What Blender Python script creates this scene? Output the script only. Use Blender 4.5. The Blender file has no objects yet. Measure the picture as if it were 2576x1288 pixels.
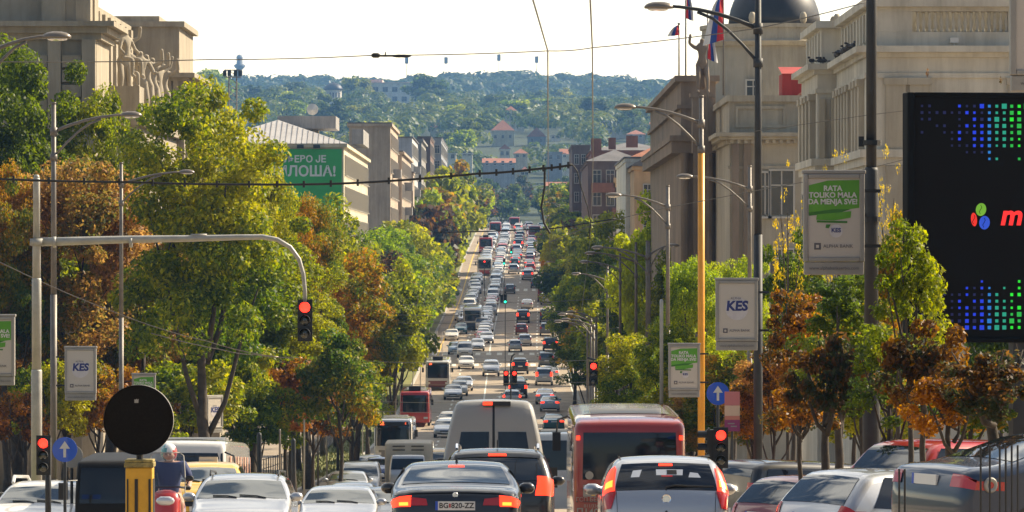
import bpy, math, random
import numpy as np
from mathutils import Vector, Matrix
R = math.radians
rnd = random.Random(7)
sc = bpy.context.scene
col = sc.collection
# ------------------------------------------------------------ camera, sky, sun
F = 12000.0                       # focal length in units of the 2576 px wide picture
cam = bpy.data.cameras.new("camera"); camo = bpy.data.objects.new("camera", cam); col.objects.link(camo)
cam.sensor_width = 36; cam.lens = 36 * F / 2576; cam.clip_start = 1; cam.clip_end = 30000
camo.location = (0, 0, 0); camo.rotation_euler = (R(90), 0, 0); sc.camera = camo
SUN_AZ, SUN_EL = 62, 37           # azimuth measured from +Y towards +X
w = bpy.data.worlds.new("World"); sc.world = w; w.use_nodes = True
nt = w.node_tree; bg = nt.nodes["Background"]
sky = nt.nodes.new("ShaderNodeTexSky"); sky.sky_type = 'NISHITA'; sky.sun_disc = False
sky.sun_elevation = R(SUN_EL); sky.sun_rotation = R(SUN_AZ); sky.air_density = 1.0; sky.dust_density = 2.0; sky.ozone_density = 1.0
# the hazy bright band of sky along the horizon
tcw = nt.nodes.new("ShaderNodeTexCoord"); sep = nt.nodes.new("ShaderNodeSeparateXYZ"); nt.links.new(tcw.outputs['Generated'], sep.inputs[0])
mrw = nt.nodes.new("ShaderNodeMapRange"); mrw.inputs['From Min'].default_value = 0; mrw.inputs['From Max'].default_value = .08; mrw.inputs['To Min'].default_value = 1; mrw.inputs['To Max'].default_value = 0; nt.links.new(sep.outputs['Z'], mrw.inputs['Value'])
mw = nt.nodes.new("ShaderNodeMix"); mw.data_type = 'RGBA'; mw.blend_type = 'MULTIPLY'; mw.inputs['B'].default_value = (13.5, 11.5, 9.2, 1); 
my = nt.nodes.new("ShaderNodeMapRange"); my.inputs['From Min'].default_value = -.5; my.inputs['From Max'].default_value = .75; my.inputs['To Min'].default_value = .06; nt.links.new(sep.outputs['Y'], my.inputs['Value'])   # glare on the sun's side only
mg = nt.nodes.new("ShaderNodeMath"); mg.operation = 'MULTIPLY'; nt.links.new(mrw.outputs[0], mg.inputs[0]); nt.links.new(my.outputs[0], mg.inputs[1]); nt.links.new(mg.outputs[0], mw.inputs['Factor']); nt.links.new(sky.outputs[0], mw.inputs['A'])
# broken cloud added higher up, out of view, and dimmed behind the camera: it is what the windscreens mirror
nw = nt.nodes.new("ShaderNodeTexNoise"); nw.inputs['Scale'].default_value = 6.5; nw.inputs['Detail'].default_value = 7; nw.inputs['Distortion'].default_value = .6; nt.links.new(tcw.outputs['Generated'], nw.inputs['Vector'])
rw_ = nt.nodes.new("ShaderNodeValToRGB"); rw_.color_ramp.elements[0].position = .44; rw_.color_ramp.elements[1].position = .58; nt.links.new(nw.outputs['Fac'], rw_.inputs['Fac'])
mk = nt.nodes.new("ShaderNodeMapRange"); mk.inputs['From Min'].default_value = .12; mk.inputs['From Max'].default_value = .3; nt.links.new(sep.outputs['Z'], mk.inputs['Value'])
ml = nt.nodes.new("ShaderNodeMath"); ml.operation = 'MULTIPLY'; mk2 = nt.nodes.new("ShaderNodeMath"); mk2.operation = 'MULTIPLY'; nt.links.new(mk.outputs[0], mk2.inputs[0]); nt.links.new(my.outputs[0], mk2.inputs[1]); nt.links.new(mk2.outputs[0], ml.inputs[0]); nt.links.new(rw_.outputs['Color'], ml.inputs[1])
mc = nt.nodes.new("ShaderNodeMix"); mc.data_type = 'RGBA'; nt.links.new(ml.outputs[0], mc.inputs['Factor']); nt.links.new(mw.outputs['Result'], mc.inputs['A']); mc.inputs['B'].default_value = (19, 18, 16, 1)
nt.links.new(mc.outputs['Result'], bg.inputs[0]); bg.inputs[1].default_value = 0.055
sun = bpy.data.lights.new("sun", 'SUN'); sun.energy = 5.0; sun.angle = R(0.55); sun.color = (1, 0.85, 0.62)
suno = bpy.data.objects.new("sun", sun); col.objects.link(suno)
sd = Vector((math.sin(R(SUN_AZ)) * math.cos(R(SUN_EL)), math.cos(R(SUN_AZ)) * math.cos(R(SUN_EL)), math.sin(R(SUN_EL))))
suno.rotation_euler = sd.to_track_quat('Z', 'Y').to_euler()
sc.view_settings.view_transform = 'Standard'; sc.view_settings.look = 'None'
sc.view_settings.exposure = 1.0; sc.view_settings.gamma = 1
sc.cycles.max_bounces = 6; sc.cycles.transparent_max_bounces = 8; sc.cycles.volume_bounces = 0
sc.cycles.use_denoising = True
# ------------------------------------------------------------ helpers
def P(px, py, d): return Vector(((px - 1288) * d / F, d, (644 - py) * d / F))
def X(px, d): return (px - 1288) * d / F
def Z(py, d): return (644 - py) * d / F

_kn = [(-80, 1.0), (0, -1.6), (40, -3.1), (67, -4.27), (80, -4.95), (102, -6.3), (126, -7.5), (170, -9.4), (226, -11.3), (308, -13.6), (370, -14.45), (430, -14.3),
       (520, -13), (600, -11.2), (667, -9.2), (750, -6), (857, -.4), (960, 3.1), (1080, 5.6), (1200, 6.9), (1350, 7.5), (1450, 9), (1600, 14), (1900, 33), (2200, 52),
       (2600, 76), (3000, 92), (3400, 104), (4000, 128), (4500, 148), (4800, 152), (5400, 140), (7000, 100)]
_ky = np.arange(-80, 7001, 2.0); _kz = np.interp(_ky, [a for a, b in _kn], [b for a, b in _kn])
_pad = np.pad(_kz, 12, mode='edge'); _kz = np.convolve(_pad, np.ones(25) / 25, mode='valid')
def GZ(y): return float(np.interp(y, _ky, _kz))
def slope(y): return (GZ(y + 3) - GZ(y - 3)) / 6
def shift(y): return float(np.interp(y, [600, 960, 1400], [0, 2.4, 2.4]))
def dist_of_ground(py):           # distance of the road point seen at picture height py (far stretch only)
    lo, hi = 400., 1250.
    for _ in range(40):
        m = (lo + hi) / 2
        if 644 - GZ(m) * F / m > py: lo = m
        else: hi = m
    return lo
def terrain(x, y):
    z = GZ(y)
    k = min(1, max(0, (y - 1400) / 500.))
    z += k * (1 if y > 3400 else .45) * (6 * math.sin(x / 130. + y / 300.) + 4 * math.sin(x / 61. - y / 170. + 1.3))
    return z

class MB:
    def __init__(s): s.v = []; s.f = []; s.m = []; s.mi = 0
    def quad(s, a, b, c, d):
        n = len(s.v); s.v += [tuple(a), tuple(b), tuple(c), tuple(d)]; s.f.append((n, n+1, n+2, n+3)); s.m.append(s.mi); return s
    def poly(s, pts):
        n = len(s.v); s.v += [tuple(p) for p in pts]; s.f.append(tuple(range(n, n + len(pts)))); s.m.append(s.mi); return s
    def box(s, x0, x1, y0, y1, z0, z1):
        n = len(s.v)
        s.v += [(x0,y0,z0),(x1,y0,z0),(x1,y1,z0),(x0,y1,z0),(x0,y0,z1),(x1,y0,z1),(x1,y1,z1),(x0,y1,z1)]
        for q in ((0,3,2,1),(4,5,6,7),(0,1,5,4),(1,2,6,5),(2,3,7,6),(3,0,4,7)): s.f.append(tuple(n+i for i in q)); s.m.append(s.mi)
        return s
    def tube(s, pts, rad, n=8, cap=True):
        pts = [Vector(p) for p in pts]
        if not hasattr(rad, '__len__'): rad = [rad] * len(pts)
        base = len(s.v); up = None
        for i, p in enumerate(pts):
            t = (pts[min(i+1, len(pts)-1)] - pts[max(i-1, 0)]).normalized()
            if up is None: up = Vector((0,0,1)) if abs(t.z) < .9 else Vector((1,0,0))
            a = t.cross(up).normalized(); b = a.cross(t).normalized(); up = b
            for k in range(n):
                th = 2*math.pi*k/n; q = p + (a*math.cos(th) + b*math.sin(th))*rad[i]; s.v.append(tuple(q))
        for i in range(len(pts)-1):
            for k in range(n):
                k2 = (k+1) % n
                s.f.append((base+i*n+k, base+(i+1)*n+k, base+(i+1)*n+k2, base+i*n+k2)); s.m.append(s.mi)
        if cap:
            s.f.append(tuple(base+k for k in range(n))); s.m.append(s.mi)
            s.f.append(tuple(base+(len(pts)-1)*n+k for k in reversed(range(n)))); s.m.append(s.mi)
        return s
    def lathe(s, prof, c=(0,0,0), n=16, axis='z', cap=True):    # prof: (r, h) list
        base = len(s.v); c = Vector(c)
        for r, h in prof:
            for k in range(n):
                th = 2*math.pi*k/n; a, b = r*math.cos(th), r*math.sin(th)
                q = {'z': (a, b, h), 'y': (a, h, -b), 'x': (h, a, b)}[axis]
                s.v.append(tuple(c + Vector(q)))
        for i in range(len(prof)-1):
            for k in range(n):
                k2 = (k+1) % n
                s.f.append((base+i*n+k, base+i*n+k2, base+(i+1)*n+k2, base+(i+1)*n+k)); s.m.append(s.mi)
        if cap:
            s.f.append(tuple(base+k for k in reversed(range(n)))); s.m.append(s.mi)
            s.f.append(tuple(base+(len(prof)-1)*n+k for k in range(n))); s.m.append(s.mi)
        return s
    def ell(s, c, r, n=12, m=7):
        prof = [(math.sin(math.pi*i/m), -math.cos(math.pi*i/m)) for i in range(1, m)]
        b = len(s.v); s.lathe(prof, (0,0,0), n)
        for i in range(b, len(s.v)):
            v = s.v[i]; s.v[i] = (c[0]+v[0]*r[0], c[1]+v[1]*r[1], c[2]+v[2]*r[2])
        return s
    def grid(s, rows):
        b = len(s.v); w_ = len(rows[0])
        for r in rows: s.v += [tuple(p) for p in r]
        for i in range(len(rows)-1):
            for j in range(w_-1):
                s.f.append((b+i*w_+j, b+i*w_+j+1, b+(i+1)*w_+j+1, b+(i+1)*w_+j)); s.m.append(s.mi)
        return s
    def xf(s, M, start=0):
        for i in range(start, len(s.v)): s.v[i] = tuple(M @ Vector(s.v[i]))
        return s
    def mesh(s, name, mats, smooth=False):
        me = bpy.data.meshes.new(name); me.from_pydata(s.v, [], s.f)
        if not isinstance(mats, (list, tuple)): mats = [mats]
        for m in mats: me.materials.append(m)
        if any(s.m): me.polygons.foreach_set('material_index', s.m)
        if smooth: me.polygons.foreach_set('use_smooth', [True]*len(s.f))
        me.update(); return me
def link(name, me, parent=None, loc=None, rot=None):
    o = bpy.data.objects.new(name, me); col.objects.link(o)
    if parent is not None: o.parent = parent
    if loc is not None: o.location = loc
    if rot is not None: o.rotation_euler = rot
    return o
def part(name, mb, mats, parent, smooth=False, loc=None, rot=None, label=None):
    o = link(name, mb.mesh(name, mats, smooth), parent, loc, rot)
    if label: o['label'] = label
    return o
def tag(o, label=None, cat=None, group=None, kind=None):
    if label: o['label'] = label
    if cat: o['category'] = cat
    if group: o['group'] = group
    if kind: o['kind'] = kind
    return o
def thing(name, label, cat, loc=(0,0,0), rz=0, group=None, pitch=0):
    o = bpy.data.objects.new(name, None); o.empty_display_size = .3; col.objects.link(o)
    o.location = loc; o.rotation_euler = (pitch, 0, rz); return tag(o, label, cat, group)
def objmat(o, mat):
    o.material_slots[0].link = 'OBJECT'; o.material_slots[0].material = mat
def bevel(o, w_=.02, seg=2):
    m = o.modifiers.new('bevel', 'BEVEL'); m.width = w_; m.segments = seg; m.limit_method = 'ANGLE'; return o
_o = 'first second third fourth fifth sixth seventh eighth ninth'.split()
ORD = _o+['tenth','eleventh','twelfth','thirteenth','fourteenth','fifteenth','sixteenth','seventeenth','eighteenth','nineteenth']
for a_, b_ in (('twenty','twentieth'),('thirty','thirtieth'),('forty','fortieth'),('fifty','fiftieth'),('sixty','sixtieth'),('seventy','seventieth'),('eighty','eightieth'),('ninety','ninetieth')): ORD += [b_]+[a_+'-'+k for k in _o]
# ------------------------------------------------------------ materials
def nmat(name):
    m = bpy.data.materials.new(name); m.use_nodes = True
    n = m.node_tree; return m, n, n.nodes['Principled BSDF']
def mat(name, c, rough=.6, metal=0, var=.0, scale=2., bump=0, coat=0, spec=.5, emit=None, es=0, ior=None, c2=None, detail=4, thr=None):
    m, n, b = nmat(name)
    b.inputs['Base Color'].default_value = (*c, 1); b.inputs['Roughness'].default_value = rough; b.inputs['Metallic'].default_value = metal
    b.inputs['Specular IOR Level'].default_value = spec; b.inputs['Coat Weight'].default_value = coat; b.inputs['Coat Roughness'].default_value = .04
    if ior: b.inputs['IOR'].default_value = ior
    if emit: b.inputs['Emission Color'].default_value = (*emit, 1); b.inputs['Emission Strength'].default_value = es
    if var or bump or c2:
        tc = n.nodes.new('ShaderNodeTexCoord'); no = n.nodes.new('ShaderNodeTexNoise'); no.inputs['Scale'].default_value = scale; no.inputs['Detail'].default_value = detail
        no.inputs['Roughness'].default_value = .65
        n.links.new(tc.outputs['Object'], no.inputs['Vector'])
        if var or c2:
            r = n.nodes.new('ShaderNodeValToRGB'); lo, hi = thr or (.3, .7)
            r.color_ramp.elements[0].position = lo; r.color_ramp.elements[1].position = hi
            a = c2 if c2 else tuple(max(0, x*(1-var)) for x in c); bb = c if c2 else tuple(min(1, x*(1+var)) for x in c)
            r.color_ramp.elements[0].color = (*a, 1); r.color_ramp.elements[1].color = (*bb, 1)
            n.links.new(no.outputs['Fac'], r.inputs['Fac']); n.links.new(r.outputs['Color'], b.inputs['Base Color'])
        if bump:
            bu = n.nodes.new('ShaderNodeBump'); bu.inputs['Strength'].default_value = bump; bu.inputs['Distance'].default_value = .05
            n.links.new(no.outputs['Fac'], bu.inputs['Height']); n.links.new(bu.outputs['Normal'], b.inputs['Normal'])
    return m
def leafmat(name, cols, scale=.35, trans=.58, vr=.3):
    """cols: 3 colours mixed in soft patches through the crown; every leaf gets its own tint"""
    m, n, b = nmat(name); L = n.links.new
    tc = n.nodes.new('ShaderNodeTexCoord'); oi = n.nodes.new('ShaderNodeObjectInfo'); geo = n.nodes.new('ShaderNodeNewGeometry')
    add = n.nodes.new('ShaderNodeVectorMath'); add.operation = 'ADD'; mul = n.nodes.new('ShaderNodeMath'); mul.operation = 'MULTIPLY'; mul.inputs[1].default_value = 37.
    L(oi.outputs['Random'], mul.inputs[0]); L(tc.outputs['Object'], add.inputs[0]); L(mul.outputs[0], add.inputs[1])
    no = n.nodes.new('ShaderNodeTexNoise'); no.inputs['Scale'].default_value = scale; no.inputs['Detail'].default_value = 3; L(add.outputs[0], no.inputs['Vector'])
    mx = n.nodes.new('ShaderNodeMath'); mx.operation = 'MULTIPLY_ADD'; mx.inputs[1].default_value = .2; L(geo.outputs['Random Per Island'], mx.inputs[0])
    sb = n.nodes.new('ShaderNodeMath'); sb.operation = 'SUBTRACT'; sb.inputs[1].default_value = .1; L(no.outputs['Fac'], sb.inputs[0]); L(sb.outputs[0], mx.inputs[2])
    r = n.nodes.new('ShaderNodeValToRGB'); e = r.color_ramp.elements; e[0].position = .38; e[0].color = (*cols[0], 1); e[1].position = .62; e[1].color = (*cols[2], 1)
    e2 = e.new(.5); e2.color = (*cols[1], 1); L(mx.outputs[0], r.inputs['Fac'])
    hs = n.nodes.new('ShaderNodeHueSaturation'); L(r.outputs['Color'], hs.inputs['Color'])
    v = n.nodes.new('ShaderNodeMath'); v.operation = 'MULTIPLY_ADD'; v.inputs[1].default_value = vr*2; v.inputs[2].default_value = 1.08-vr; hs.inputs['Saturation'].default_value = 1.12
    L(geo.outputs['Random Per Island'], v.inputs[0]); L(v.outputs[0], hs.inputs['Value'])
    L(hs.outputs['Color'], b.inputs['Base Color']); b.inputs['Roughness'].default_value = .5; b.inputs['Specular IOR Level'].default_value = .35
    tr = n.nodes.new('ShaderNodeBsdfTranslucent'); g = n.nodes.new('ShaderNodeGamma'); g.inputs[1].default_value = .68; L(hs.outputs['Color'], g.inputs[0]); L(g.outputs[0], tr.inputs[0])
    ms = n.nodes.new('ShaderNodeMixShader'); ms.inputs[0].default_value = trans; L(b.outputs[0], ms.inputs[1]); L(tr.outputs[0], ms.inputs[2])
    L(ms.outputs[0], n.nodes['Material Output'].inputs['Surface']); return m
def glassmat(name, c=(.012,.016,.02), ior=2.0, rough=.04):
    return mat(name, c, rough, 0, spec=.5, ior=ior)

M = {}
M['asphalt'] = mat('asphalt', (.33,.265,.195), .75, var=.22, scale=.35, bump=.2, spec=.4, detail=8)
M['paving'] = mat('paving', (.3,.24,.175), .85, var=.18, scale=.6, detail=8)
M['kerb'] = mat('kerb_stone', (.42,.4,.36), .8, var=.15, scale=3)
M['ground'] = mat('dry_ground', (.03,.045,.014), .95, var=.3, scale=.05)
M['line'] = mat('road_paint', (.72,.69,.6), .7, var=.15, scale=2)
M['yline'] = mat('yellow_road_paint', (.75,.5,.12), .7, var=.15, scale=2)
M['grass'] = mat('grass_green', (.13,.17,.035), .9, c2=(.2,.17,.05), scale=.8)
M['black'] = mat('black_plastic', (.012,.012,.013), .45)
M['rubber'] = mat('tyre_rubber', (.015,.015,.015), .85)
M['rim'] = mat('alloy_rim', (.5,.5,.52), .3, 1)
M['glass'] = glassmat('car_glass'); M['dglass'] = glassmat('tinted_glass', (.006,.008,.014), 1.6, .05)
M['tail'] = mat('tail_lens', (.45,.01,.008), .2, coat=1); M['taillit'] = mat('lit_tail_lens', (.8,.03,.01), .3, emit=(1,.035,.01), es=1.6)
M['tailhot'] = mat('lit_bulb', (.9,.2,.02), .3, emit=(1,.2,.02), es=2.2)
M['head'] = mat('headlight_lens', (.6,.62,.66), .12, .3, coat=1)
M['plate'] = mat('plate_white', (.72,.72,.7), .5); M['blue'] = mat('plate_blue', (.02,.08,.5), .4)
M['chrome'] = mat('chrome', (.8,.8,.82), .15, 1)
M['white'] = mat('white_plastic', (.6,.59,.56), .4)
M['pole'] = mat('painted_steel', (.17,.15,.13), .5, .2, var=.2, scale=3); M['polelight'] = mat('pale_galvanised_steel', (.38,.37,.33), .5, .2, var=.15, scale=4)
M['poledark'] = mat('dark_steel', (.03,.032,.035), .6, .1, var=.25, scale=3); M['orange'] = mat('orange_yellow_paint', (.75,.33,.02), .45, var=.12, scale=2)
M['lamp'] = mat('lamp_housing', (.2,.17,.14), .35, .4)
M['wire'] = mat('wire_black', (.02,.018,.016), .6); M['wireg'] = mat('wire_grey', (.16,.15,.13), .5)
M['bark'] = mat('bark', (.055,.042,.03), .9, var=.4, scale=4, bump=.5)
def paint(name, c, metal=0, rough=.35): return mat(name, c, rough, metal, coat=1)
PT = dict(white=paint('white_paint', (.68,.66,.62)), silver=paint('silver_paint', (.5,.51,.53), .75), grey=paint('grey_paint', (.16,.165,.175), .6), black=paint('black_paint', (.008,.008,.01)),
          blue=paint('blue_paint', (.02,.06,.22), .3), navy=paint('dark_blue_paint', (.02,.035,.07), .4), red=paint('red_paint', (.42,.015,.012)), maroon=paint('maroon_paint', (.16,.012,.015), .3),
          teal=paint('teal_paint', (.03,.12,.14), .4), yellow=paint('yellow_paint', (.78,.45,.03)), lightblue=paint('light_blue_paint', (.3,.42,.55), .5), beige=paint('beige_paint', (.27,.26,.24), 0, .55),
          green=paint('dark_green_paint', (.02,.07,.05), .3), orange=paint('orange_paint', (.6,.2,.03)))
# ------------------------------------------------------------ the ground
xs = [-1600,-900,-500,-300,-200,-140,-100,-70,-45,-30,-13.6,-10.3,0,6.5,12,30,45,70,100,140,200,300,500,900,1600]
ys = list(np.arange(-60, 1400, 10.)) + list(np.arange(1400, 5240, 40.))
g = MB(); g.grid([[(x, y, terrain(x, y)) for x in xs] for y in ys]); tag(link('ground', g.mesh('ground', M['ground'], True)), kind='structure')
YR = [y for y in ys if y <= 1330]
def strip(name, xa, xb, dz, m, y0=-60, y1=1330, kind='structure', label=None, cat=None, face=None):
    b = MB(); rows = []
    for y in [t for t in YR if y0 <= t <= y1]:
        s_ = shift(y); z = GZ(y)
        rows.append([(xa+s_, y, z+dz), (xb+s_, y, z+dz)] if face is None else [(xa+s_, y, z+dz), (xb+s_, y, z+dz), (xb+s_, y, z-.05)] if face > 0 else [(xa+s_, y, z-.05), (xa+s_, y, z+dz), (xb+s_, y, z+dz)])
    b.grid(rows); o = link(name, b.mesh(name, m)); return tag(o, label, cat, None, kind)
strip('road', -10.2, 6.3, .03, M['asphalt'])
strip('kerb_left', -10.45, -10.2, .16, M['kerb'], face=1)
strip('kerb_right', 6.3, 6.55, .16, M['kerb'], face=-1)
strip('pavement_left', -60, -13.6, .13, M['paving'])
strip('pavement_right', 6.55, 60, .13, M['paving'])
strip('grass_verge', -13.6, -10.45, .11, M['grass'])
# markings: one sheet 4 mm above the road
ln = MB(); yl = MB()
def dash(b, x0, x1, y0, y1):
    n = max(1, int((y1-y0)/10)); rows = []
    for i in range(n+1):
        y = y0+(y1-y0)*i/n; rows.append([(x0+shift(y), y, GZ(y)+.04), (x1+shift(y), y, GZ(y)+.04)])
    b.grid(rows)
def rz_(y): return GZ(y)
for xl in (-5.7, -2.7, 0.1, 3.1):
    y = 60
    while y < 1250:
        if not (530 < y < 570 or 740 < y < 775):
            if xl == -2.7: dash(ln, xl-.08, xl+.08, y, y+8)
            else: dash(ln, xl-.09, xl+.09, y, y+4)
        y += 8 if xl == -2.7 else 9
dash(yl, -8.95, -8.75, 380, 1250); dash(ln, 6.0, 6.12, 60, 520)
for (ya, n0) in ((541, 0), (570, 0), (757, 0)):
    x = -9.6
    while x < 6: dash(ln, x, x+.6, ya, ya+6.5); x += 1.3
dash(ln, -10, -2.8, 578, 579); dash(ln, -2.6, 6.2, 534, 535.)
for (ax, ay, fl) in ((-1.2, 462, 1), (-1.2, 400, 1), (1.5, 470, 1)):       # arrows
    z = lambda y: GZ(y)+.04
    ln.quad((ax-.1, ay, z(ay)), (ax+.1, ay, z(ay)), (ax+.1, ay+4, z(ay+4)), (ax-.1, ay+4, z(ay+4)))
    ln.poly([(ax-.4, ay+4, z(ay+4)), (ax+.4, ay+4, z(ay+4)), (ax, ay+6, z(ay+6))])
tag(link('road_markings', ln.mesh('road_markings', M['line'])), kind='structure')
tag(link('road_edge_line', yl.mesh('road_edge_line', M['yline'])), kind='structure')
# grass blades on the verge
gb = MB(); r_ = random.Random(3)
for i in range(9000):
    y = 60+r_.random()**1.5*420; x = -13.5+r_.random()*3.0; a = r_.random()*3.14; h = .08+r_.random()*.16; wd = .03+.04*r_.random()
    z = GZ(y)+.11; dx, dy = math.cos(a)*wd, math.sin(a)*wd
    gb.poly([(x-dx, y-dy, z), (x+dx, y+dy, z), (x+(r_.random()-.5)*.1, y, z+h)])
tag(link('verge_grass', gb.mesh('verge_grass', M['grass'])), 'yellowish green grass along the left kerb under the young trees', 'grass', None, 'stuff')
# ------------------------------------------------------------ vehicles: a shell described by its side profile and its half width
class Shell:
    def __init__(s, cp, W, belt, roof, tum=.2, plan=.1, rr=.1, crown=.035, tp=1.3, low=.06, sm=.3):
        s.cp = cp; s.W = W; s.belt = belt; s.roof = roof; s.tum = tum; s.plan = plan; s.rr = rr; s.crown = crown; s.tp = tp; s.low = low; s.sm = sm
        s.y0 = min(p[0] for p in cp); s.y1 = max(p[0] for p in cp)
    def f(s, u):
        n = len(s.cp); a = b = 0
        for j in (-1, -.5, 0, .5, 1):
            t = min(max(u+j*s.sm, 0), n-1); i = min(int(t), n-2); k = t-i
            a += s.cp[i][0]*(1-k)+s.cp[i+1][0]*k; b += s.cp[i][1]*(1-k)+s.cp[i+1][1]*k
        return a/5, b/5
    def hw(s, y, z):
        t = min(1, max(0, (z-s.belt)/(s.roof-s.belt))); k = 1-s.tum*t**s.tp
        if z < .5: k *= 1-s.low*min(1, (.5-z)/.3)
        e = abs((y-(s.y0+s.y1)/2)/((s.y1-s.y0)/2)); k *= 1-s.plan*min(1, e)**7
        return s.W/2*k
    def surf(s, u, v, off=0):
        y, z = s.f(u); a = s.f(u-.02); b = s.f(u+.02); ty, tz = b[0]-a[0], b[1]-a[1]; l = math.hypot(ty, tz) or 1
        ny, nz = -tz/l, ty/l; h = s.hw(y, z); rr = s.rr/h; av = abs(v); t = max(0, (av-(1-rr))/rr)
        ins = s.crown*v*v + s.rr*(1-math.sqrt(max(0, 1-t*t)))
        q = (y-ny*ins, z-nz*ins); w_ = s.hw(*q); sg = 1 if v >= 0 else -1
        o2 = off*math.sqrt(max(0, 1-t*t)) if t > 0 else off
        return (v*w_+sg*off*t, q[0]+ny*o2, q[1]+nz*o2)
    def body(s):
        b = MB(); n = len(s.cp); us = [i/5. for i in range((n-1)*5+1)]
        vs = [-1, -.99, -.97, -.94, -.88, -.75, -.5, -.25, 0, .25, .5, .75, .88, .94, .97, .99, 1]
        rows = [[s.surf(u, v) for v in vs] for u in us]; b.grid([list(reversed(r)) for r in rows])
        nb = len(us)-1
        for sg, k in ((-1, 0), (1, -1)):
            E = [r[k] for r in rows]; ya, yb = E[0][1], E[-1][1]; zb = min(E[0][2], E[-1][2])
            L = [0]
            for i in range(1, len(E)): L.append(L[-1]+math.dist(E[i][1:], E[i-1][1:]))
            rr = []
            for j in range(9):
                t = j/8.; row = []
                for i, e in enumerate(E):
                    by = ya+(yb-ya)*(i/nb if True else L[i]/L[-1]); y = e[1]*(1-t)+by*t; z = e[2]*(1-t)+zb*t
                    x = abs(e[0]) if j == 0 else s.hw(y, z); row.append((sg*x, y, z))
                rr.append(row)
            b.grid(rr if sg > 0 else [list(reversed(r)) for r in rr])
        y0, y1, zb, h = rows[0][0][1], rows[-1][0][1], min(rows[0][0][2], rows[-1][0][2]), s.W/2*.9
        b.quad((-h, y0, zb+.01), (-h, y1, zb+.01), (h, y1, zb+.01), (h, y0, zb+.01)); return b
    def sp(s, b, q, off=.006, n=8, m=8):   # patch on the strip, q = four (u,v) corners
        rows = []
        for i in range(n+1):
            t = i/n; row = []
            for j in range(m+1):
                k = j/m
                u = (q[0][0]*(1-k)+q[1][0]*k)*(1-t)+(q[3][0]*(1-k)+q[2][0]*k)*t; v = (q[0][1]*(1-k)+q[1][1]*k)*(1-t)+(q[3][1]*(1-k)+q[2][1]*k)*t
                row.append(s.surf(u, v, off))
            rows.append(row)
        b.grid(rows); return b
    def sd(s, b, q, sg, off=.006, n=3, m=4):   # patch on a side, q = four (y,z) corners
        rows = []
        for i in range(n+1):
            t = i/n; row = []
            for j in range(m+1):
                k = j/m
                y = (q[0][0]*(1-k)+q[1][0]*k)*(1-t)+(q[3][0]*(1-k)+q[2][0]*k)*t; z = (q[0][1]*(1-k)+q[1][1]*k)*(1-t)+(q[3][1]*(1-k)+q[2][1]*k)*t
                row.append((sg*(s.hw(y, z)+off), y, z))
            rows.append(row)
        b.grid(rows if sg > 0 else rows[::-1]); return b
def kit_wheels(kit, W, ya, yb, r=.31):
    for sg in (-1, 1):
        for y in (ya, yb):
            b = MB(); b.lathe([(r*.6, -.1), (r*.93, -.11), (r, -.07), (r, .07), (r*.93, .11), (r*.6, .1)], (0,0,0), 20, 'x'); b.mi = 1
            b.lathe([(r*.62, .0), (r*.6, .112 if sg > 0 else -.112), (.05, .09*sg)][::1], (0,0,0), 16, 'x')
            kit.append(('wheel', b.mesh('wheel', [M['rubber'], M['rim']]), (sg*(W/2-.115), y, r), None))
def arches(s, ya, yb, r=.37, z=.31, only=None):
    b = MB(); n_ = -1
    for sg in (-1, 1):
        for y in (ya, yb):
            n_ += 1
            if only is not None and n_ != only: continue
            c = (sg*(s.hw(y, z)+.003), y, z); pts = []
            for k in range(17):
                a = math.pi*(-.08+1.16*k/16); yy, zz = y+r*math.cos(a), z+r*math.sin(a); pts.append((sg*(s.hw(yy, zz)+.003), yy, zz))
            for k in range(16): b.poly([c, pts[k], pts[k+1]] if sg > 0 else [c, pts[k+1], pts[k]])
    return b
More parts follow.
